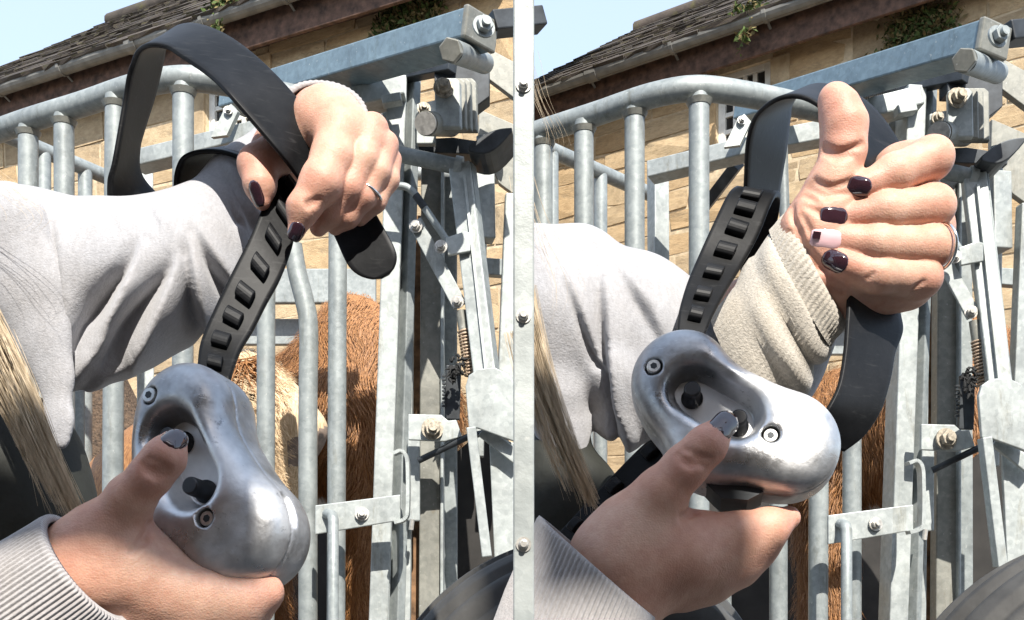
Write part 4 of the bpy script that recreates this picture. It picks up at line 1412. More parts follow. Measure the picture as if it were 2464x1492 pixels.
def nail(parent, s, D, px, py, ang, L, W, mat, name='fingernail', lift=0.0011):
    """curved nail plate sitting on the fingertip; ang = direction of its free edge in the picture"""
    p, n = s.hit(px, py, D - 0.14, D + 0.14)
    dirv = V(math.cos(ang), 0, -math.sin(ang))
    al = (dirv - n * dirv.dot(n)).normalized()
    ac = n.cross(al).normalized()
    sc = D / F
    L, W = L * sc, W * sc
    nu, nv = 11, 9
    vs, fs = [], []
    for j in range(nu):
        t = -1 + 2 * j / (nu - 1)
        wf = math.sqrt(max(0.0, 1 - max(0.0, abs(t) - 0.30) ** 2 / 0.52)) if t < 0 else math.sqrt(max(0.05, 1 - max(0.0, t - 0.35) ** 2 / 0.62))
        for i in range(nv):
            u = -1 + 2 * i / (nv - 1)
            b0 = p + al * t * L / 2 + ac * (u * W / 2 * wf)
            h = 0.006
            while h > -0.006 and s.sample(b0 + n * h) > 0: h -= 0.0004
            flat = -(u * wf) ** 2 * W * 0.16 - t * t * L * 0.05
            h = max(min(h, 0.003), flat - 0.0015) if t < 0.5 else max(h, flat - 0.0008)
            h = 0.5 * h + 0.5 * flat
            vs.append(b0 + n * (h + lift * (1 - 0.55 * max(abs(u), -t) ** 4)))
    base = len(vs)
    vs += [v - n * 0.0010 for v in vs]
    for j in range(nu - 1):
        for i in range(nv - 1):
            a = j * nv + i
            fs.append((a, a + 1, a + nv + 1, a + nv))
            fs.append((base + a, base + a + nv, base + a + nv + 1, base + a + 1))
    rim = [i for i in range(nv)] + [j * nv + nv - 1 for j in range(1, nu)] + [(nu - 1) * nv + i for i in range(nv - 2, -1, -1)] + [j * nv for j in range(nu - 2, 0, -1)]
    for a, b in zip(rim, rim[1:] + rim[:1]):
        fs.append((b, a, base + a, base + b))
    o = MB().add(vs, fs, True).build(name, M[mat], parent)
    return o, p, n, al, ac

def flush(me, spots):
    """redder skin over knuckles and finger ends: rows of (point, radius m)"""
    n = len(me.vertices)
    co = np.empty(n * 3, np.float32); me.vertices.foreach_get('co', co); co = co.reshape(-1, 3)
    f = np.zeros(n, np.float32)
    for c, r in spots:
        d2 = ((co - np.array(c)) ** 2).sum(1) / (r * r)
        f = np.maximum(f, np.exp(-d2))
    a = me.attributes.new('flush', 'FLOAT', 'POINT')
    a.data.foreach_set('value', f)

def torus(parent, c, ax, r, rr, name, mat):
    ax = ax.normalized()
    ref = V(0, 0, 1) if abs(ax.z) < 0.9 else V(1, 0, 0)
    x = (ref - ax * ref.dot(ax)).normalized(); y = ax.cross(x)
    pts = [c + (x * math.cos(a) + y * math.sin(a)) * r for a in np.linspace(0, 2 * math.pi, 41)]
    return MB().tube(pts, rr, 10, False).build(name, M[mat], parent)

def cuff(parent, rings, ribs, depth, name, mat, thick=0.004, nper=8, wob=0.010, dips=None):
    """knitted band: rings of (centre, half axis 1, half axis 2); ribs run along it"""
    n = ribs * nper
    vs, fs = [], []
    m = len(rings)
    ang = np.linspace(0, 2 * math.pi, n, endpoint=False)
    for j, (c, e1, e2) in enumerate(rings):
        ro = 1 + wob * (np.sin(ang * 3 + j * 0.9) + 0.7 * np.sin(ang * 5 - j * 0.6 + 1) + 0.5 * np.sin(ang * 2 + j * 1.7))
        for k, a in enumerate(ang):
            d = e1 * math.cos(a) + e2 * math.sin(a)
            l = d.length
            h = depth * (0.5 + 0.5 * math.cos(a * ribs)) ** 0.8
            dp = dips[j] * (0.25 + 0.75 * max(0.0, math.cos(a + 0.5))) if dips else 0.0
            vs.append(c + d * (ro[k] + (h - dp) / l))
    for j, (c, e1, e2) in enumerate(rings[:4]):       # inner face of the opening
        for k, a in enumerate(ang):
            d = e1 * math.cos(a) + e2 * math.sin(a)
            vs.append(c + d * (1 - thick / d.length))
    for j in range(m - 1):
        for k in range(n):
            k2 = (k + 1) % n
            fs.append((j * n + k, j * n + k2, (j + 1) * n + k2, (j + 1) * n + k))
    o0 = m * n
    for k in range(n):
        k2 = (k + 1) % n
        fs.append((k2, k, o0 + k, o0 + k2))
        for j in range(3):
            fs.append((o0 + j * n + k, o0 + j * n + k2, o0 + (j + 1) * n + k2, o0 + (j + 1) * n + k))
    return MB().add(vs, fs, True).build(name, M[mat], parent)

def hair_part(parent, guides, seed, clip=None):
    """guides: (rows of px, py, depth), number of strands, spread px, end spread px, radius m"""
    r = random.Random(seed)
    mb = MB()
    for rows, cnt, sp0, sp1, rad in guides:
        per = 14 if cnt > 60 else 1
        for _l in range(max(1, cnt // per)):
            lx, ly, ld = r.gauss(0, 1), r.gauss(0, 0.6), r.gauss(0, 1)
            lw, lv, bend = r.uniform(0, 6.28), r.uniform(2, 5), r.gauss(0, 0.5)
            lend = r.uniform(0.72, 1.0)
            for _ in range(per):
                fly = 2.2 if r.random() < 0.06 else 1.0
                ox, od = r.gauss(0, 0.22) * fly, r.gauss(0, 0.22) * fly
                c = catmull(rows, 4)
                c = c[:max(4, int(len(c) * min(1.0, lend * r.uniform(0.9, 1.06))))]
                pts = []
                for i, (x, y, d) in enumerate(c):
                    t = i / (len(c) - 1)
                    sp = sp0 + (sp1 - sp0) * t
                    tight = 1.25 - 0.75 * t if per > 1 else 1.0
                    pts.append(P(x + (lx + ox * tight + bend * t * t + 0.35 * math.sin(lw + t * lv)) * sp, y + ly * sp * 0.4, d + (ld + od * tight) * sp * 0.00022))
                rr = [rad * (1 - 0.7 * (i / (len(pts) - 1)) ** 2) for i in range(len(pts))]
                mb.tube(pts, rr, 3, False)
    return mb.build('hair', M['hair'], parent)

# ================================================================== left handler
pl = empty('person', V(-0.36, 0.70, 0), 'person in pale grey hoodie pinching the black strap with fingertips pointing down', 'person')
D = 0.68
hand = Solid(0.00092)
# hand seen from its back, fingers pinching the strap
hand.group(ops(chain(D, [(800, 306, 52, 70), (845, 336, 28, 58), (888, 352, 34, 48), (910, 392, 62, 44)]), 0.010), 0.010)        # back of the hand
hand.group(ops(chain(D, [(784, 298, 72, 68), (806, 312, 30, 60)]), 0.012), 0.014)
hand.group(ops(chain(D, [(813, 300, 0, 52), (801, 378, -34, 50), (774, 438, -60, 49), (729, 502, -62, 37), (713, 556, -56, 21)]), 0.005), 0.006)   # index
hand.group(ops(chain(D, [(896, 312, 22, 40), (874, 382, -8, 36), (840, 450, -18, 35), (796, 512, -4, 30), (766, 548, 6, 21)]), 0.004), 0.0012)       # middle
hand.group(ops(chain(D, [(926, 348, 38, 34), (908, 412, 14, 31), (874, 472, 6, 30), (836, 522, 16, 26), (806, 548, 24, 18)]), 0.004), 0.0012)        # ring finger
hand.group(ops(chain(D, [(940, 384, 62, 27), (934, 432, 44, 25), (904, 486, 36, 23), (866, 526, 44, 18)]), 0.004), 0.0012)       # little finger
# thumb, from behind the strap, tip down
hand.group(ops(chain(D, [(735, 350, 70, 52), (664, 372, 52, 44), (622, 398, 34, 46), (626, 446, 14, 36), (630, 486, 10, 20)]), 0.006), 0.006)
hand.chain(chain(D, [(785, 300, 80, 66), (770, 292, 170, 62), (690, 360, 250, 62), (560, 560, 330, 70), (120, 690, 330, 85), (-260, 640, 330, 90)]), 0.02)
hand.field()
crease(hand, D, [([(742, 498), (758, 490)], 3), ([(738, 488), (766, 478)], 3)], 0.003)
hand.field()
h1 = hand
# lower hand: thumb on the button, fingers under the clamp
D2 = 0.565
low = Solid(0.00092)
low.group(ops(chain(D2, [(262, 1310, 10, 96), (215, 1365, 20, 108), (330, 1370, 20, 96), (400, 1420, 30, 82)]), 0.01), 0.012)     # palm and back
low.group(ops(chain(D2, [(264, 1278, -12, 72), (314, 1200, -50, 54), (364, 1142, -78, 47), (399, 1098, -84, 46), (420, 1062, -76, 28)]), 0.006), 0.012)  # thumb
low.group(ops(chain(D2, [(400, 1400, 30, 72), (500, 1428, 20, 56), (588, 1438, 35, 52), (636, 1424, 60, 42), (642, 1412, 90, 30)]), 0.006), 0.010)        # index
low.group(ops(chain(D2, [(380, 1460, 55, 70), (490, 1486, 50, 52), (580, 1490, 70, 48), (620, 1470, 110, 36)]), 0.008), 0.012)
low.group(ops(chain(D2, [(340, 1500, 70, 66), (450, 1530, 75, 48), (540, 1530, 95, 42), (575, 1510, 130, 30)]), 0.008), 0.012)
low.group(ops(chain(D2, [(290, 1520, 80, 58), (390, 1560, 95, 40), (465, 1560, 115, 34), (490, 1540, 140, 26)]), 0.008), 0.012)
low.chain(chain(D2, [(225, 1370, 20, 104), (120, 1460, 40, 96), (-80, 1620, 90, 100)]), 0.02)
low.field()
crease(low, D2, [([(346, 1118), (372, 1132), (404, 1130)], 4), ([(350, 1134), (378, 1146), (398, 1144)], 3), ([(360, 1104), (388, 1116)], 2.5), ([(360, 1262), (345, 1300), (320, 1326)], 5)], 0.004)
low.field()
v, q = join_np([h1.nets(1), low.nets(1)])
me = np_mesh('body', v, q, M['skin'])
flush(me, [(PZ(0.68)(*c), r) for c, r in (((713, 560, -50), .012), ((775, 435, -90), .014), ((620, 400, -5), .016), ((628, 480, 5), .010), ((838, 455, -40), .012), ((905, 322, 0), .012), ((940, 360, 20), .012), ((872, 470, -20), .010))]
      + [(PZ(0.565)(*c), r) for c, r in (((405, 1090, -110), .018), ((362, 1142, -110), .014), ((640, 1420, 40), .016), ((350, 1270, -20), .012))])
body_l = link_mesh('body', me, pl)
nail(pl, h1, D, 713, 558, R(112), 46, 36, 'plum')
nail(pl, h1, D, 616, 466, R(82), 60, 32, 'plum')
nail(pl, low, D2, 421, 1054, R(-52), 62, 54, 'plum')
torus(pl, P(886, 462, D + 0.004), V(0.5, 0.1, 0.85), 0.0098, 0.0011, 'ring', 'ring')

# hoodie: upper arm, forearm, torso out of the frame to the left; folds pressed into the cloth
def drape(solid, verts, lines, D, seed, lumps=1.0):
    """folds: a rounded ridge on one side of each line, a sharp dip on the other; rows of (px, py, ridge, dip, width) in px"""
    n = solid.normals(verts)
    px = CX + F * verts[:, 0] / verts[:, 1]
    py = HZ - F * (verts[:, 2] - H) / verts[:, 1]
    face = np.clip(-(n * verts / np.linalg.norm(verts, axis=1)[:, None]).sum(1) * 2.0 + 0.3, 0, 1)
    disp = np.zeros(len(verts))
    r = np.random.RandomState(seed)
    for k in range(10):
        fx, fy, ph = r.uniform(-0.02, 0.02), r.uniform(-0.02, 0.02), r.uniform(0, 6.28)
        disp += 0.8 * lumps * np.sin(px * fx + py * fy + ph)
    for line in lines:
        c = catmull(line, 8)
        best = np.full(len(verts), 1e9); sd = np.zeros(len(verts)); par = np.zeros((len(verts), 3))
        for a, b in zip(c[:-1], c[1:]):
            ex, ey = b[0] - a[0], b[1] - a[1]
            L2 = ex * ex + ey * ey + 1e-9
            t = np.clip(((px - a[0]) * ex + (py - a[1]) * ey) / L2, 0, 1)
            dx, dy = px - a[0] - ex * t, py - a[1] - ey * t
            d = np.hypot(dx, dy)
            s_ = np.sign(ex * dy - ey * dx)
            m = d < best
            best[m] = d[m]; sd[m] = (d * s_)[m]
            par[m] = (a[2:5] + (b[2:5] - a[2:5]) * t[:, None])[m]
        up, dn, w = par.T
        w = np.maximum(w, 1)
        ridge = up * np.exp(-np.clip(sd, 0, None) ** 2 / (2 * (1.1 * w) ** 2)) * (sd >= 0)
        q = -sd / w
        dip = (up * np.clip(1 - q / 0.34, 0, 1) - dn * np.clip(q / 0.34, 0, 1) * np.exp(-np.clip(q - 0.34, 0, None) ** 2 * 1.6)) * (sd < 0)
        disp += (ridge + dip) * 1.7
    return verts + n * (disp * face * D / F)[:, None]
DS = 0.74
hd = Solid(0.0016)
hd.chain(chain(DS, [(-260, 650, 40, 215), (60, 660, 20, 190), (300, 676, 10, 178), (430, 650, 10, 160), (500, 620, 40, 146)]), 0.015)
hd.chain(chain(DS, [(500, 615, 50, 148), (610, 470, 130, 104), (735, 340, 150, 88), (772, 300, 140, 78)]), 0.02)
hd.chain(chain(DS, [(-330, 620, 60, 280), (-330, 1100, 60, 300), (-330, 1600, 80, 300)]), 0.03)
hd.chain(chain(DS, [(120, 740, -50, 90), (170, 820, -60, 66), (178, 868, -60, 40)]), 0.03)
hd.field()
v1, q1 = hd.nets(1)
v1 = drape(hd, v1, [
    [(150, 930, 6, 10, 40), (158, 800, 12, 18, 40), (150, 690, 10, 12, 34), (138, 560, 6, 4, 26), (120, 480, 0, 0, 20)],
    [(170, 915, 6, 6, 46), (232, 800, 36, 34, 52), (292, 700, 30, 26, 46), (322, 640, 14, 10, 34), (345, 570, 0, 0, 24)],
    [(232, 892, 6, 6, 44), (318, 800, 34, 32, 48), (374, 732, 32, 26, 44), (410, 670, 16, 10, 34), (430, 605, 0, 0, 24)],
    [(500, 800, 10, 14, 30), (478, 760, 20, 26, 32), (466, 690, 18, 16, 26), (458, 600, 6, 4, 22), (455, 560, 0, 0, 20)],
    [(560, 700, 14, 18, 26), (520, 640, 16, 14, 24), (488, 580, 8, 6, 22), (468, 530, 0, 0, 16)],
    [(640, 560, 14, 14, 24), (590, 490, 18, 16, 24), (548, 420, 14, 10, 22), (530, 390, 0, 0, 18)],
    [(580, 520, 10, 12, 18), (545, 450, 10, 8, 18), (520, 410, 0, 0, 14)],
    [(395, 560, 0, 0, 20), (372, 500, 10, 6, 24), (345, 465, 12, 8, 22)], [(300, 560, 0, 0, 20), (268, 500, 8, 5, 22), (240, 462, 8, 5, 22)]], DS, 3)
v1 = relax(v1, q1, 3)
v1 = (v1, q1)
strip = Solid(0.0016)   # open front edge of the hoodie hanging at the neck
fl_ = (V(0.2, 1, 0.1), 0.45)
strip.chain(chain(0.695, [(10, 560, 0, 120), (70, 700, 0, 92), (104, 820, 0, 60), (134, 910, 0, 34), (143, 1010, 0, 24), (146, 1060, 0, 20)]), 0.008, 'add', fl_)
v2 = strip.field().nets(1)
vv, qq = join_np([v1, v2])
link_mesh('hoodie', np_mesh('hoodie', vv, qq, M['hoodie']), pl)
c0 = P(780, 264, 0.700); s_ = 0.70 / F
rr = []
for t, k in ((0, 1.0), (0.006, 1.05), (0.014, 1.07), (0.026, 1.02), (0.04, 0.95)):
    rr.append((c0 + V(-0.35, 0.85, -0.15) * t, V(0.97, 0.10, -0.25) * 100 * s_ * k, V(0.22, 0.42, 0.88) * 97 * s_ * k))
cuff(pl, rr, 46, 0.0007, 'upper_cuff', 'rib', 0.004, 6)
e1 = V(0.58, 0.0, -0.815) * 0.0355; e2 = V(0.10, 1, 0.07) * 0.027
axl = V(-0.81, -0.06, -0.58)
cl = P(213, 1368, 0.558)
cuff(pl, [(cl + axl * (0.0 + t), e1 * k, e2 * k) for t, k in ((0, 1.0), (0.003, 1.02), (0.010, 1.03), (0.022, 1.04), (0.034, 1.05), (0.048, 1.06), (0.062, 1.08), (0.10, 1.25), (0.16, 1.3))], 88, 0.0012, 'lower_cuff', 'rib', 0.004)
gl = Solid(0.004)
gl.chain(chain(0.72, [(-240, 950, 40, 190), (10, 1120, 30, 150), (60, 1260, 30, 130), (40, 1460, 60, 170)]), 0.04)
v, q = gl.field().nets(1)
link_mesh('gilet', np_mesh('gilet', v, q, M['gilet']), pl)
hair_part(pl, [([(-150, 560, .66), (-50, 730, .655), (40, 900, .65), (112, 1070, .645), (178, 1215, .64), (212, 1285, .64)], 760, 18, 13, 0.00012),
               ([(-150, 640, .66), (-40, 860, .655), (40, 1010, .65), (100, 1135, .645), (150, 1240, .64)], 420, 20, 15, 0.00012),
               ([(-30, 800, .645), (70, 1020, .64), (120, 1150, .64), (150, 1260, .64)], 26, 24, 22, 0.00018),
               ([(-60, 380, .64), (40, 470, .64), (95, 520, .64), (60, 560, .64)], 8, 16, 30, 0.00012)], 5)

# ================================================================== right handler
pr = empty('person', V(0.05, 0.75, 0), 'person giving a thumbs-up round the strap, right of the pale post', 'person')
D = 0.66
fist = Solid(0.00092)
fist.group(ops(chain(D, [(2170, 420, 85, 74), (2190, 560, 88, 84), (2160, 670, 80, 66)]), 0.02), 0.014)                  # knuckle row and back of the hand
fist.group(ops(chain(D, [(2040, 520, 70, 92), (1992, 600, 62, 88), (1978, 668, 52, 70)]), 0.02), 0.016)                  # palm
fist.group(ops(chain(D, [(1950, 670, 40, 66), (1958, 560, 10, 66), (1992, 470, -10, 56)]), 0.015), 0.018)                # ball of the thumb
fist.group(ops(chain(D, [(1992, 490, -8, 54), (2012, 428, -25, 50), (2029, 362, -34, 51), (2031, 300, -38, 52), (2018, 256, -36, 43), (2007, 236, -34, 35)]), 0.006), 0.010)
fist.group(ops(chain(D, [(2200, 392, 60, 50), (2240, 382, -10, 50), (2150, 418, -44, 45), (2076, 448, -56, 31)]), 0.005), 0.004)
fist.group(ops(chain(D, [(2210, 490, 66, 50), (2243, 498, -14, 51), (2130, 508, -52, 44), (2032, 522, -44, 29)]), 0.005), 0.0011)
fist.group(ops(chain(D, [(2210, 590, 66, 48), (2240, 594, -12, 50), (2112, 588, -52, 43), (2003, 573, -42, 30)]), 0.005), 0.0011)
fist.group(ops(chain(D, [(2190, 670, 70, 46), (2215, 668, 0, 48), (2112, 662, -40, 42), (2022, 632, -46, 30)]), 0.005), 0.0011)
fist.group(ops(chain(D, [(2190, 690, 80, 50), (2120, 700, 70, 46), (2010, 720, 70, 60)]), 0.01), 0.012)                   # heel of the hand
fist.chain(chain(D, [(1985, 640, 55, 76), (1915, 690, 100, 66), (1800, 745, 165, 60), (1700, 860, 280, 85), (1560, 860, 300, 85), (1330, 770, 300, 90)]), 0.02)
fist.field()
crease(fist, D, [([(1982, 354), (2020, 368), (2076, 346)], 4.5), ([(1980, 366), (2010, 378), (2050, 374)], 3), ([(1958, 436), (1995, 454), (2050, 438)], 5.5), ([(1946, 452), (1985, 472), (2040, 464)], 4.5), ([(1938, 470), (1965, 486)], 3),
                 ([(1905, 500), (1920, 560), (1918, 600)], 5), ([(1930, 520), (1950, 560)], 4), ([(1912, 610), (1950, 640), (1985, 650)], 6),
                 ([(1885, 600), (1925, 680), (1990, 740)], 5), ([(1930, 640), (1960, 700), (2000, 738)], 5), ([(1912, 540), (1940, 600), (1980, 640)], 4), ([(1900, 560), (1906, 620), (1930, 680)], 3.5), ([(1948, 500), (1985, 520)], 3), ([(2000, 690), (2030, 700)], 3)], 0.004)
crease(fist, D, [([(2198, 692), (2222, 678)], 2), ([(2088, 670), (2100, 660)], 1.6)], 0.003)
fist.field()
D2 = 0.60
low = Solid(0.00092)
low.group(ops(chain(D2, [(1545, 1290, 10, 100), (1500, 1350, 20, 112), (1640, 1335, 15, 94), (1700, 1345, 30, 76)]), 0.01), 0.012)
low.group(ops(chain(D2, [(1528, 1262, -12, 80), (1588, 1190, -50, 61), (1650, 1122, -82, 51), (1700, 1072, -92, 46), (1736, 1030, -84, 31)]), 0.006), 0.012)
low.group(ops(chain(D2, [(1690, 1300, 25, 70), (1780, 1290, 15, 56), (1850, 1268, 25, 45), (1897, 1246, 45, 29)]), 0.006), 0.010)
low.group(ops(chain(D2, [(1670, 1350, 50, 70), (1760, 1340, 45, 52), (1820, 1318, 70, 44), (1850, 1290, 105, 34)]), 0.008), 0.012)
low.group(ops(chain(D2, [(1620, 1390, 60, 64), (1710, 1390, 65, 46), (1775, 1370, 90, 38), (1800, 1340, 125, 30)]), 0.008), 0.012)
low.group(ops(chain(D2, [(1560, 1400, 70, 60), (1640, 1420, 80, 42), (1700, 1410, 105, 34), (1730, 1390, 135, 26)]), 0.008), 0.012)
low.chain(chain(D2, [(1500, 1360, 20, 108), (1455, 1460, 40, 104), (1420, 1640, 70, 100)]), 0.02)
low.field()
crease(low, D2, [([(1634, 1094), (1660, 1112), (1692, 1118)], 4), ([(1648, 1078), (1680, 1098), (1706, 1102)], 3), ([(1640, 1110), (1662, 1124)], 2.5), ([(1690, 1204), (1668, 1232), (1640, 1246)], 5)], 0.004)
low.field()
v, q = join_np([fist.nets(1), low.nets(1)])
me = np_mesh('body', v, q, M['skin'])
flush(me, [(PZ(0.66)(*c), r) for c, r in (((2020, 250, -60), .020), ((2030, 330, -70), .016), ((2085, 448, -70), .011), ((2050, 520, -70), .011), ((2025, 572, -65), .010), ((2040, 636, -60), .011), ((2130, 425, -75), .009), ((2250, 385, -40), .010), ((2250, 500, -40), .010), ((2225, 670, -30), .010), ((1975, 640, -30), .016))]
      + [(PZ(0.60)(*c), r) for c, r in (((1725, 1050, -110), .018), ((1650, 1122, -115), .014), ((1895, 1246, 20), .014), ((1690, 1200, -10), .012))])
link_mesh('body', me, pr)
nail(pr, fist, D, 2068, 449, R(194), 54, 44, 'plum')
nail(pr, fist, D, 2008, 518, R(184), 64, 48, 'plum')
pk, pp, pn, pal, pac = nail(pr, fist, D, 1990, 574, R(188), 74, 50, 'pink')
MB().box(pp + pal * 0.0068 + pn * 0.0010 + pac * -0.001, pal * 0.0024, pac * 0.0022, pn * 0.0006).build('dark_chip', M['plum'], pk)
nail(pr, fist, D, 2008, 628, R(204), 62, 46, 'plum')
nail(pr, low, D2, 1745, 1020, R(-48), 76, 60, 'plum')
torus(pr, P(2262, 594, D - 0.004), V(1, 0.35, 0.12), 0.0142, 0.0012, 'ring', 'ring')

hd = Solid(0.0016)
hd.chain(chain(DS, [(1235, 770, 40, 205), (1350, 785, 30, 205), (1500, 806, 20, 188), (1650, 880, 30, 172), (1740, 940, 40, 158)]), 0.012)
hd.chain(chain(0.72, [(1740, 940, 40, 140), (1850, 870, 20, 124), (1910, 800, 0, 100)]), 0.015)
hd.chain(chain(DS, [(1290, 628, -40, 84), (1390, 612, -60, 58), (1442, 640, -40, 46)]), 0.012)
hd.chain(chain(DS, [(1430, 610, -60, 36), (1456, 760, -100, 42), (1476, 900, -110, 40), (1486, 1040, -80, 32)]), 0.014)
hd.chain(chain(DS, [(1300, 780, -80, 90), (1330, 950, -80, 60), (1352, 1040, -60, 50), (1390, 1200, -60, 34)]), 0.014)
hd.chain(chain(DS, [(1560, 960, -40, 116), (1500, 1010, -20, 60)]), 0.02)
def beyond_post(X, Y, Z):
    return (X - (1257 - CX) / F * Y) * np.ones_like(Z)
hd.func(beyond_post, (-1, 0.3, 0.8), (0.2, 1.2, 1.8), 0.0005, 'sub')
hd.field()
v, q = hd.nets(1)
v = drape(hd, v, [
    [(1508, 1080, 10, 16, 34), (1484, 1000, 18, 22, 34), (1470, 900, 18, 18, 30), (1458, 760, 10, 10, 26), (1450, 610, 2, 2, 20)],
    [(1440, 870, 8, 8, 18), (1400, 760, 6, 6, 18), (1350, 640, 0, 0, 14)],
    [(1620, 860, 0, 0, 40), (1560, 740, 8, 6, 40), (1480, 620, 5, 4, 30)],
    [(1700, 900, 10, 10, 30), (1690, 820, 8, 8, 30), (1660, 730, 0, 0, 24)]], DS, 5)
v = relax(v, q, 2)
link_mesh('hoodie', np_mesh('hoodie', v, q, M['hoodie']), pr)
# turned-back cuff in rolls round the wrist
q_ = PZ(0.662)
AX = V(0.80, -0.43, 0.42).normalized()
def ring_at(x, y, dz, a, b):
    c = q_(x, y, dz); s = 0.662 / F
    m1 = V(0.45, 0.0, -0.89); m1 = (m1 - AX * m1.dot(AX)).normalized()
    return (c, m1 * a * s, AX.cross(m1) * b * s)
rolls = [ring_at(*r_) for r_ in ((1968, 642, 50, 150, 112), (1962, 648, 53, 156, 118), (1950, 662, 58, 159, 121), (1938, 678, 65, 158, 120), (1927, 696, 72, 160, 122), (1921, 706, 75, 164, 126), (1913, 722, 79, 169, 131),
         (1902, 742, 84, 169, 131), (1893, 758, 88, 168, 130), (1884, 774, 92, 171, 133), (1870, 796, 100, 176, 137), (1858, 814, 108, 176, 137), (1848, 830, 114, 176, 137), (1832, 852, 122, 176, 137), (1785, 890, 160, 162, 130))]
n0 = len(rolls)
cuff(pr, rolls[:5], 60, 0.0007, 'upper_cuff', 'hoodie_in', 0.004, 6)
cuff(pr, rolls[4:], 64, 0.0002, 'rolled_sleeve', 'hoodie_in', 0.003, 6, wob=0.022, dips=[0, .0, .001, .003, .0075, .001, -.001, .002, .006, .001, 0])
cl = P(1436, 1362, 0.592)
e1 = V(0.75, 0.0, -0.66) * 0.0435; e2 = V(0.10, 1, 0.07) * 0.028
axl = V(-0.38, -0.05, -0.92)
cuff(pr, [(cl + axl * t, e1 * k, e2 * k) for t, k in ((0, 1.0), (0.003, 1.02), (0.010, 1.02), (0.022, 1.02), (0.034, 1.02), (0.048, 1.02), (0.062, 1.02), (0.10, 1.0))], 92, 0.0012, 'lower_cuff', 'rib', 0.004)
gl = Solid(0.004)
gl.chain(chain(0.72, [(1330, 1110, 40, 74), (1370, 1200, 40, 100), (1390, 1330, 50, 110)]), 0.03)
gl.chain(chain(0.73, [(1340, 960, 0, 50), (1370, 1020, 0, 46)]), 0.02)
v, q = gl.field().nets(1)
link_mesh('gilet', np_mesh('gilet', v, q, M['gilet']), pr)
hair_part(pr, [([(1262, 690, .655), (1292, 840, .65), (1330, 970, .645), (1375, 1090, .64), (1420, 1190, .64), (1436, 1225, .64)], 700, 13, 12, 0.00012),
               ([(1262, 800, .65), (1300, 950, .645), (1350, 1090, .64), (1400, 1210, .64)], 380, 14, 14, 0.00012),
               ([(1264, 880, .645), (1330, 1050, .64), (1390, 1190, .64), (1404, 1260, .64)], 20, 16, 20, 0.00018),
               ([(1262, 420, .64), (1300, 560, .64), (1350, 690, .64), (1340, 800, .64)], 12, 16, 30, 0.00012),
               ([(1262, 120, .64), (1290, 230, .64), (1330, 330, .64), (1320, 400, .64)], 10, 14, 24, 0.00010)], 9)
# ------------------------------------------------------------------ tyres close to the camera, added pale post covering the seam between the two handlers
def tyre(px, py, d, rad, label, ax):
    c = P(px, py, d)
    root = empty('tyre', c, label, 'tyre')
    ax = Vector(ax).normalized()
    ref = V(0, 0, 1); x = (ref - ax * ref.dot(ax)).normalized(); y = ax.cross(x)
    prof = []
    w = rad * 0.30
    for i in range(25):
        t = -1 + i / 12.0
        r = rad * (1 - 0.10 * abs(t) ** 2.4)
        if 0.22 < abs(t) < 0.34 or 0.66 < abs(t) < 0.76: r -= rad * 0.035
        prof.append((t * w, r))
    prof = [(-w * 0.9, rad * 0.58)] + prof + [(w * 0.9, rad * 0.58)]
    n = 128
    vs, fs = [], []
    for k in range(n):
        a = 2 * math.pi * k / n
        e = x * math.cos(a) + y * math.sin(a)
        for o, r in prof: vs.append(c + ax * o + e * r)
    m = len(prof)
    for k in range(n):
        k2 = (k + 1) % n
        for i in range(m):
            i2 = (i + 1) % m
            fs.append((k * m + i, k * m + i2, k2 * m + i2, k2 * m + i))
    MB().add(vs, fs, True).build('tread', M['tyre'], root)
    rim = MB(); rim.tube([c - ax * w * 0.6, c - ax * w * 0.3, c + ax * w * 0.3, c + ax * w * 0.6], [rad * 0.6, rad * 0.5, rad * 0.5, rad * 0.6], 40)
    rim.build('wheel_rim', M['galv'], root)
    return root
tyre(1385, 1772, 0.80, 0.158, 'worn grey-black tyre at the foot of the pale post', (0.28, -0.90, -0.30))
tyre(2592, 1776, 0.80, 0.158, 'worn grey-black tyre in the lower right corner, under the latch of the right crush', (0.28, -0.90, -0.30))

def seam_post():
    d = 0.47
    c = P(1260, 1450, d)
    root = empty('seam_cover_post', V(c.x, c.y, 0), 'narrow pale galvanised post, added to cover the seam between the two handlers', 'post')
    w = 50 * d / F
    top = P(1260, -260, d).z
    MB().box(V(c.x, c.y, top / 2), V(w / 2, 0, 0), V(0, 0.004, 0), V(0, 0, top / 2)).build('flat_bar', M['galv_pale'], root, 0.0008)
    for y in (205, 760, 1310):
        bolt(P(1260, y, d - 0.004), V(0, -1, 0), 0.0026, root, 'bolt')
    MB().box(V(c.x, c.y, 0.004), V(0.03, 0, 0), V(0, 0.03, 0), V(0, 0, 0.004)).build('base_plate', M['galv'], root)

seam_post()

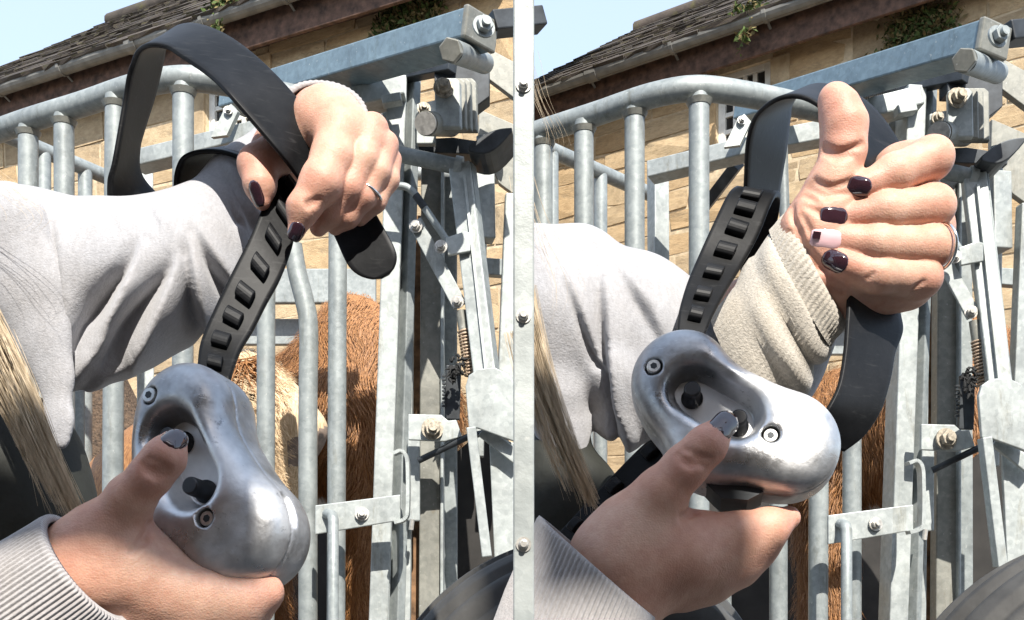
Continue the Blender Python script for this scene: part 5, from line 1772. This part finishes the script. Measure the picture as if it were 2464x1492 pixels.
# added, unseen rig behind the camera; two boards hang from its beam and shade the lower hands
def shade_rig():
    y = -1.0
    root = empty('shade_rig', V(0.2, y, 0), 'added, unseen rig behind the viewpoint, two brown boards hung from its beam to cast shade', 'shade rig')
    MB().box(V(0.2, y, 3.65), V(1.8, 0, 0), V(0, 0.04, 0), V(0, 0, 0.07)).build('beam', M['blocker_board'], root, 0.003)
    def shade(px, py, d):                # where the sun's ray to a point passes the plane of the boards
        p = P(px, py, d)
        return p + sun_vec * ((p.y - y) / -sun_vec.y)
    for a, b_, t, lo in ((-500, 628, (450, 868, 0.62), (300, 1560, 0.60)), (1262, 1795, (1640, 800, 0.62), (1500, 1560, 0.60))):
        x0, x1, z1, z0 = shade(a, 1200, 0.6).x, shade(b_, 1100, 0.6).x, shade(*t).z, shade(*lo).z
        MB().box(V((x0 + x1) / 2, y, (z0 + z1) / 2), V((x1 - x0) / 2, 0, 0), V(0, 0.009, 0), V(0, 0, (z1 - z0) / 2)).build('shade_board', M['blocker_board'], root, 0.002)
        for x in (x0 + 0.03, x1 - 0.03):
            MB().cyl(V(x, y, z1 - 0.01), V(x, y, 3.59), 0.0008, 6).build('wire', M['dark_steel'], root)
    for x in (-1.55, 1.95):
        MB().box(V(x, y, 1.79), V(0.05, 0, 0), V(0, 0.05, 0), V(0, 0, 1.79)).build('post', M['blocker_board'], root, 0.004)
shade_rig()

# added, unseen boarded shed behind the camera, cutting the skylight
def blocker():
    root = empty('sky_blocker', V(0, -3.4, 0), 'added, unseen dark shed closing the yard behind the viewpoint', 'blocker')
    r = random.Random(3)
    MB().box(V(0, -3.5, 2.3), V(6.5, 0, 0), V(0, 0.06, 0), V(0, 0, 2.3)).build('wall', M['fascia'], root)
    x = -6.5
    while x < 6.4:
        w = r.uniform(0.15, 0.2)
        MB().box(V(x + w / 2, -3.425, 2.3), V(w / 2 - 0.004, 0, 0), V(0, 0.012, 0), V(0, 0, 2.3 - r.uniform(0, 0.03))).build('board', M['blocker_board'], root)
        x += w
    MB().box(V(0, -3.9, 4.68), V(6.7, 0, 0), V(0, 0.7, -0.12), V(0, 0.006, 0.035)).build('roof', M['slate'], root)
blocker()

# repeats share a group
for o in bpy.data.objects:
    if o.parent is None and o.get('category'):
        g = {'barn': 'stone barns along the yard', 'cattle crush': 'galvanised cattle crushes', 'cow': 'cattle held in the crushes', 'person': 'handlers with a strap',
             'clamp': 'cast clamps with rubber straps', 'tyre': 'tyres at the bottom of the picture', 'moss': 'weeds growing in the gutters', 'creeper': 'growth on the barn walls'}.get(o['category'])
        if g: o['group'] = g
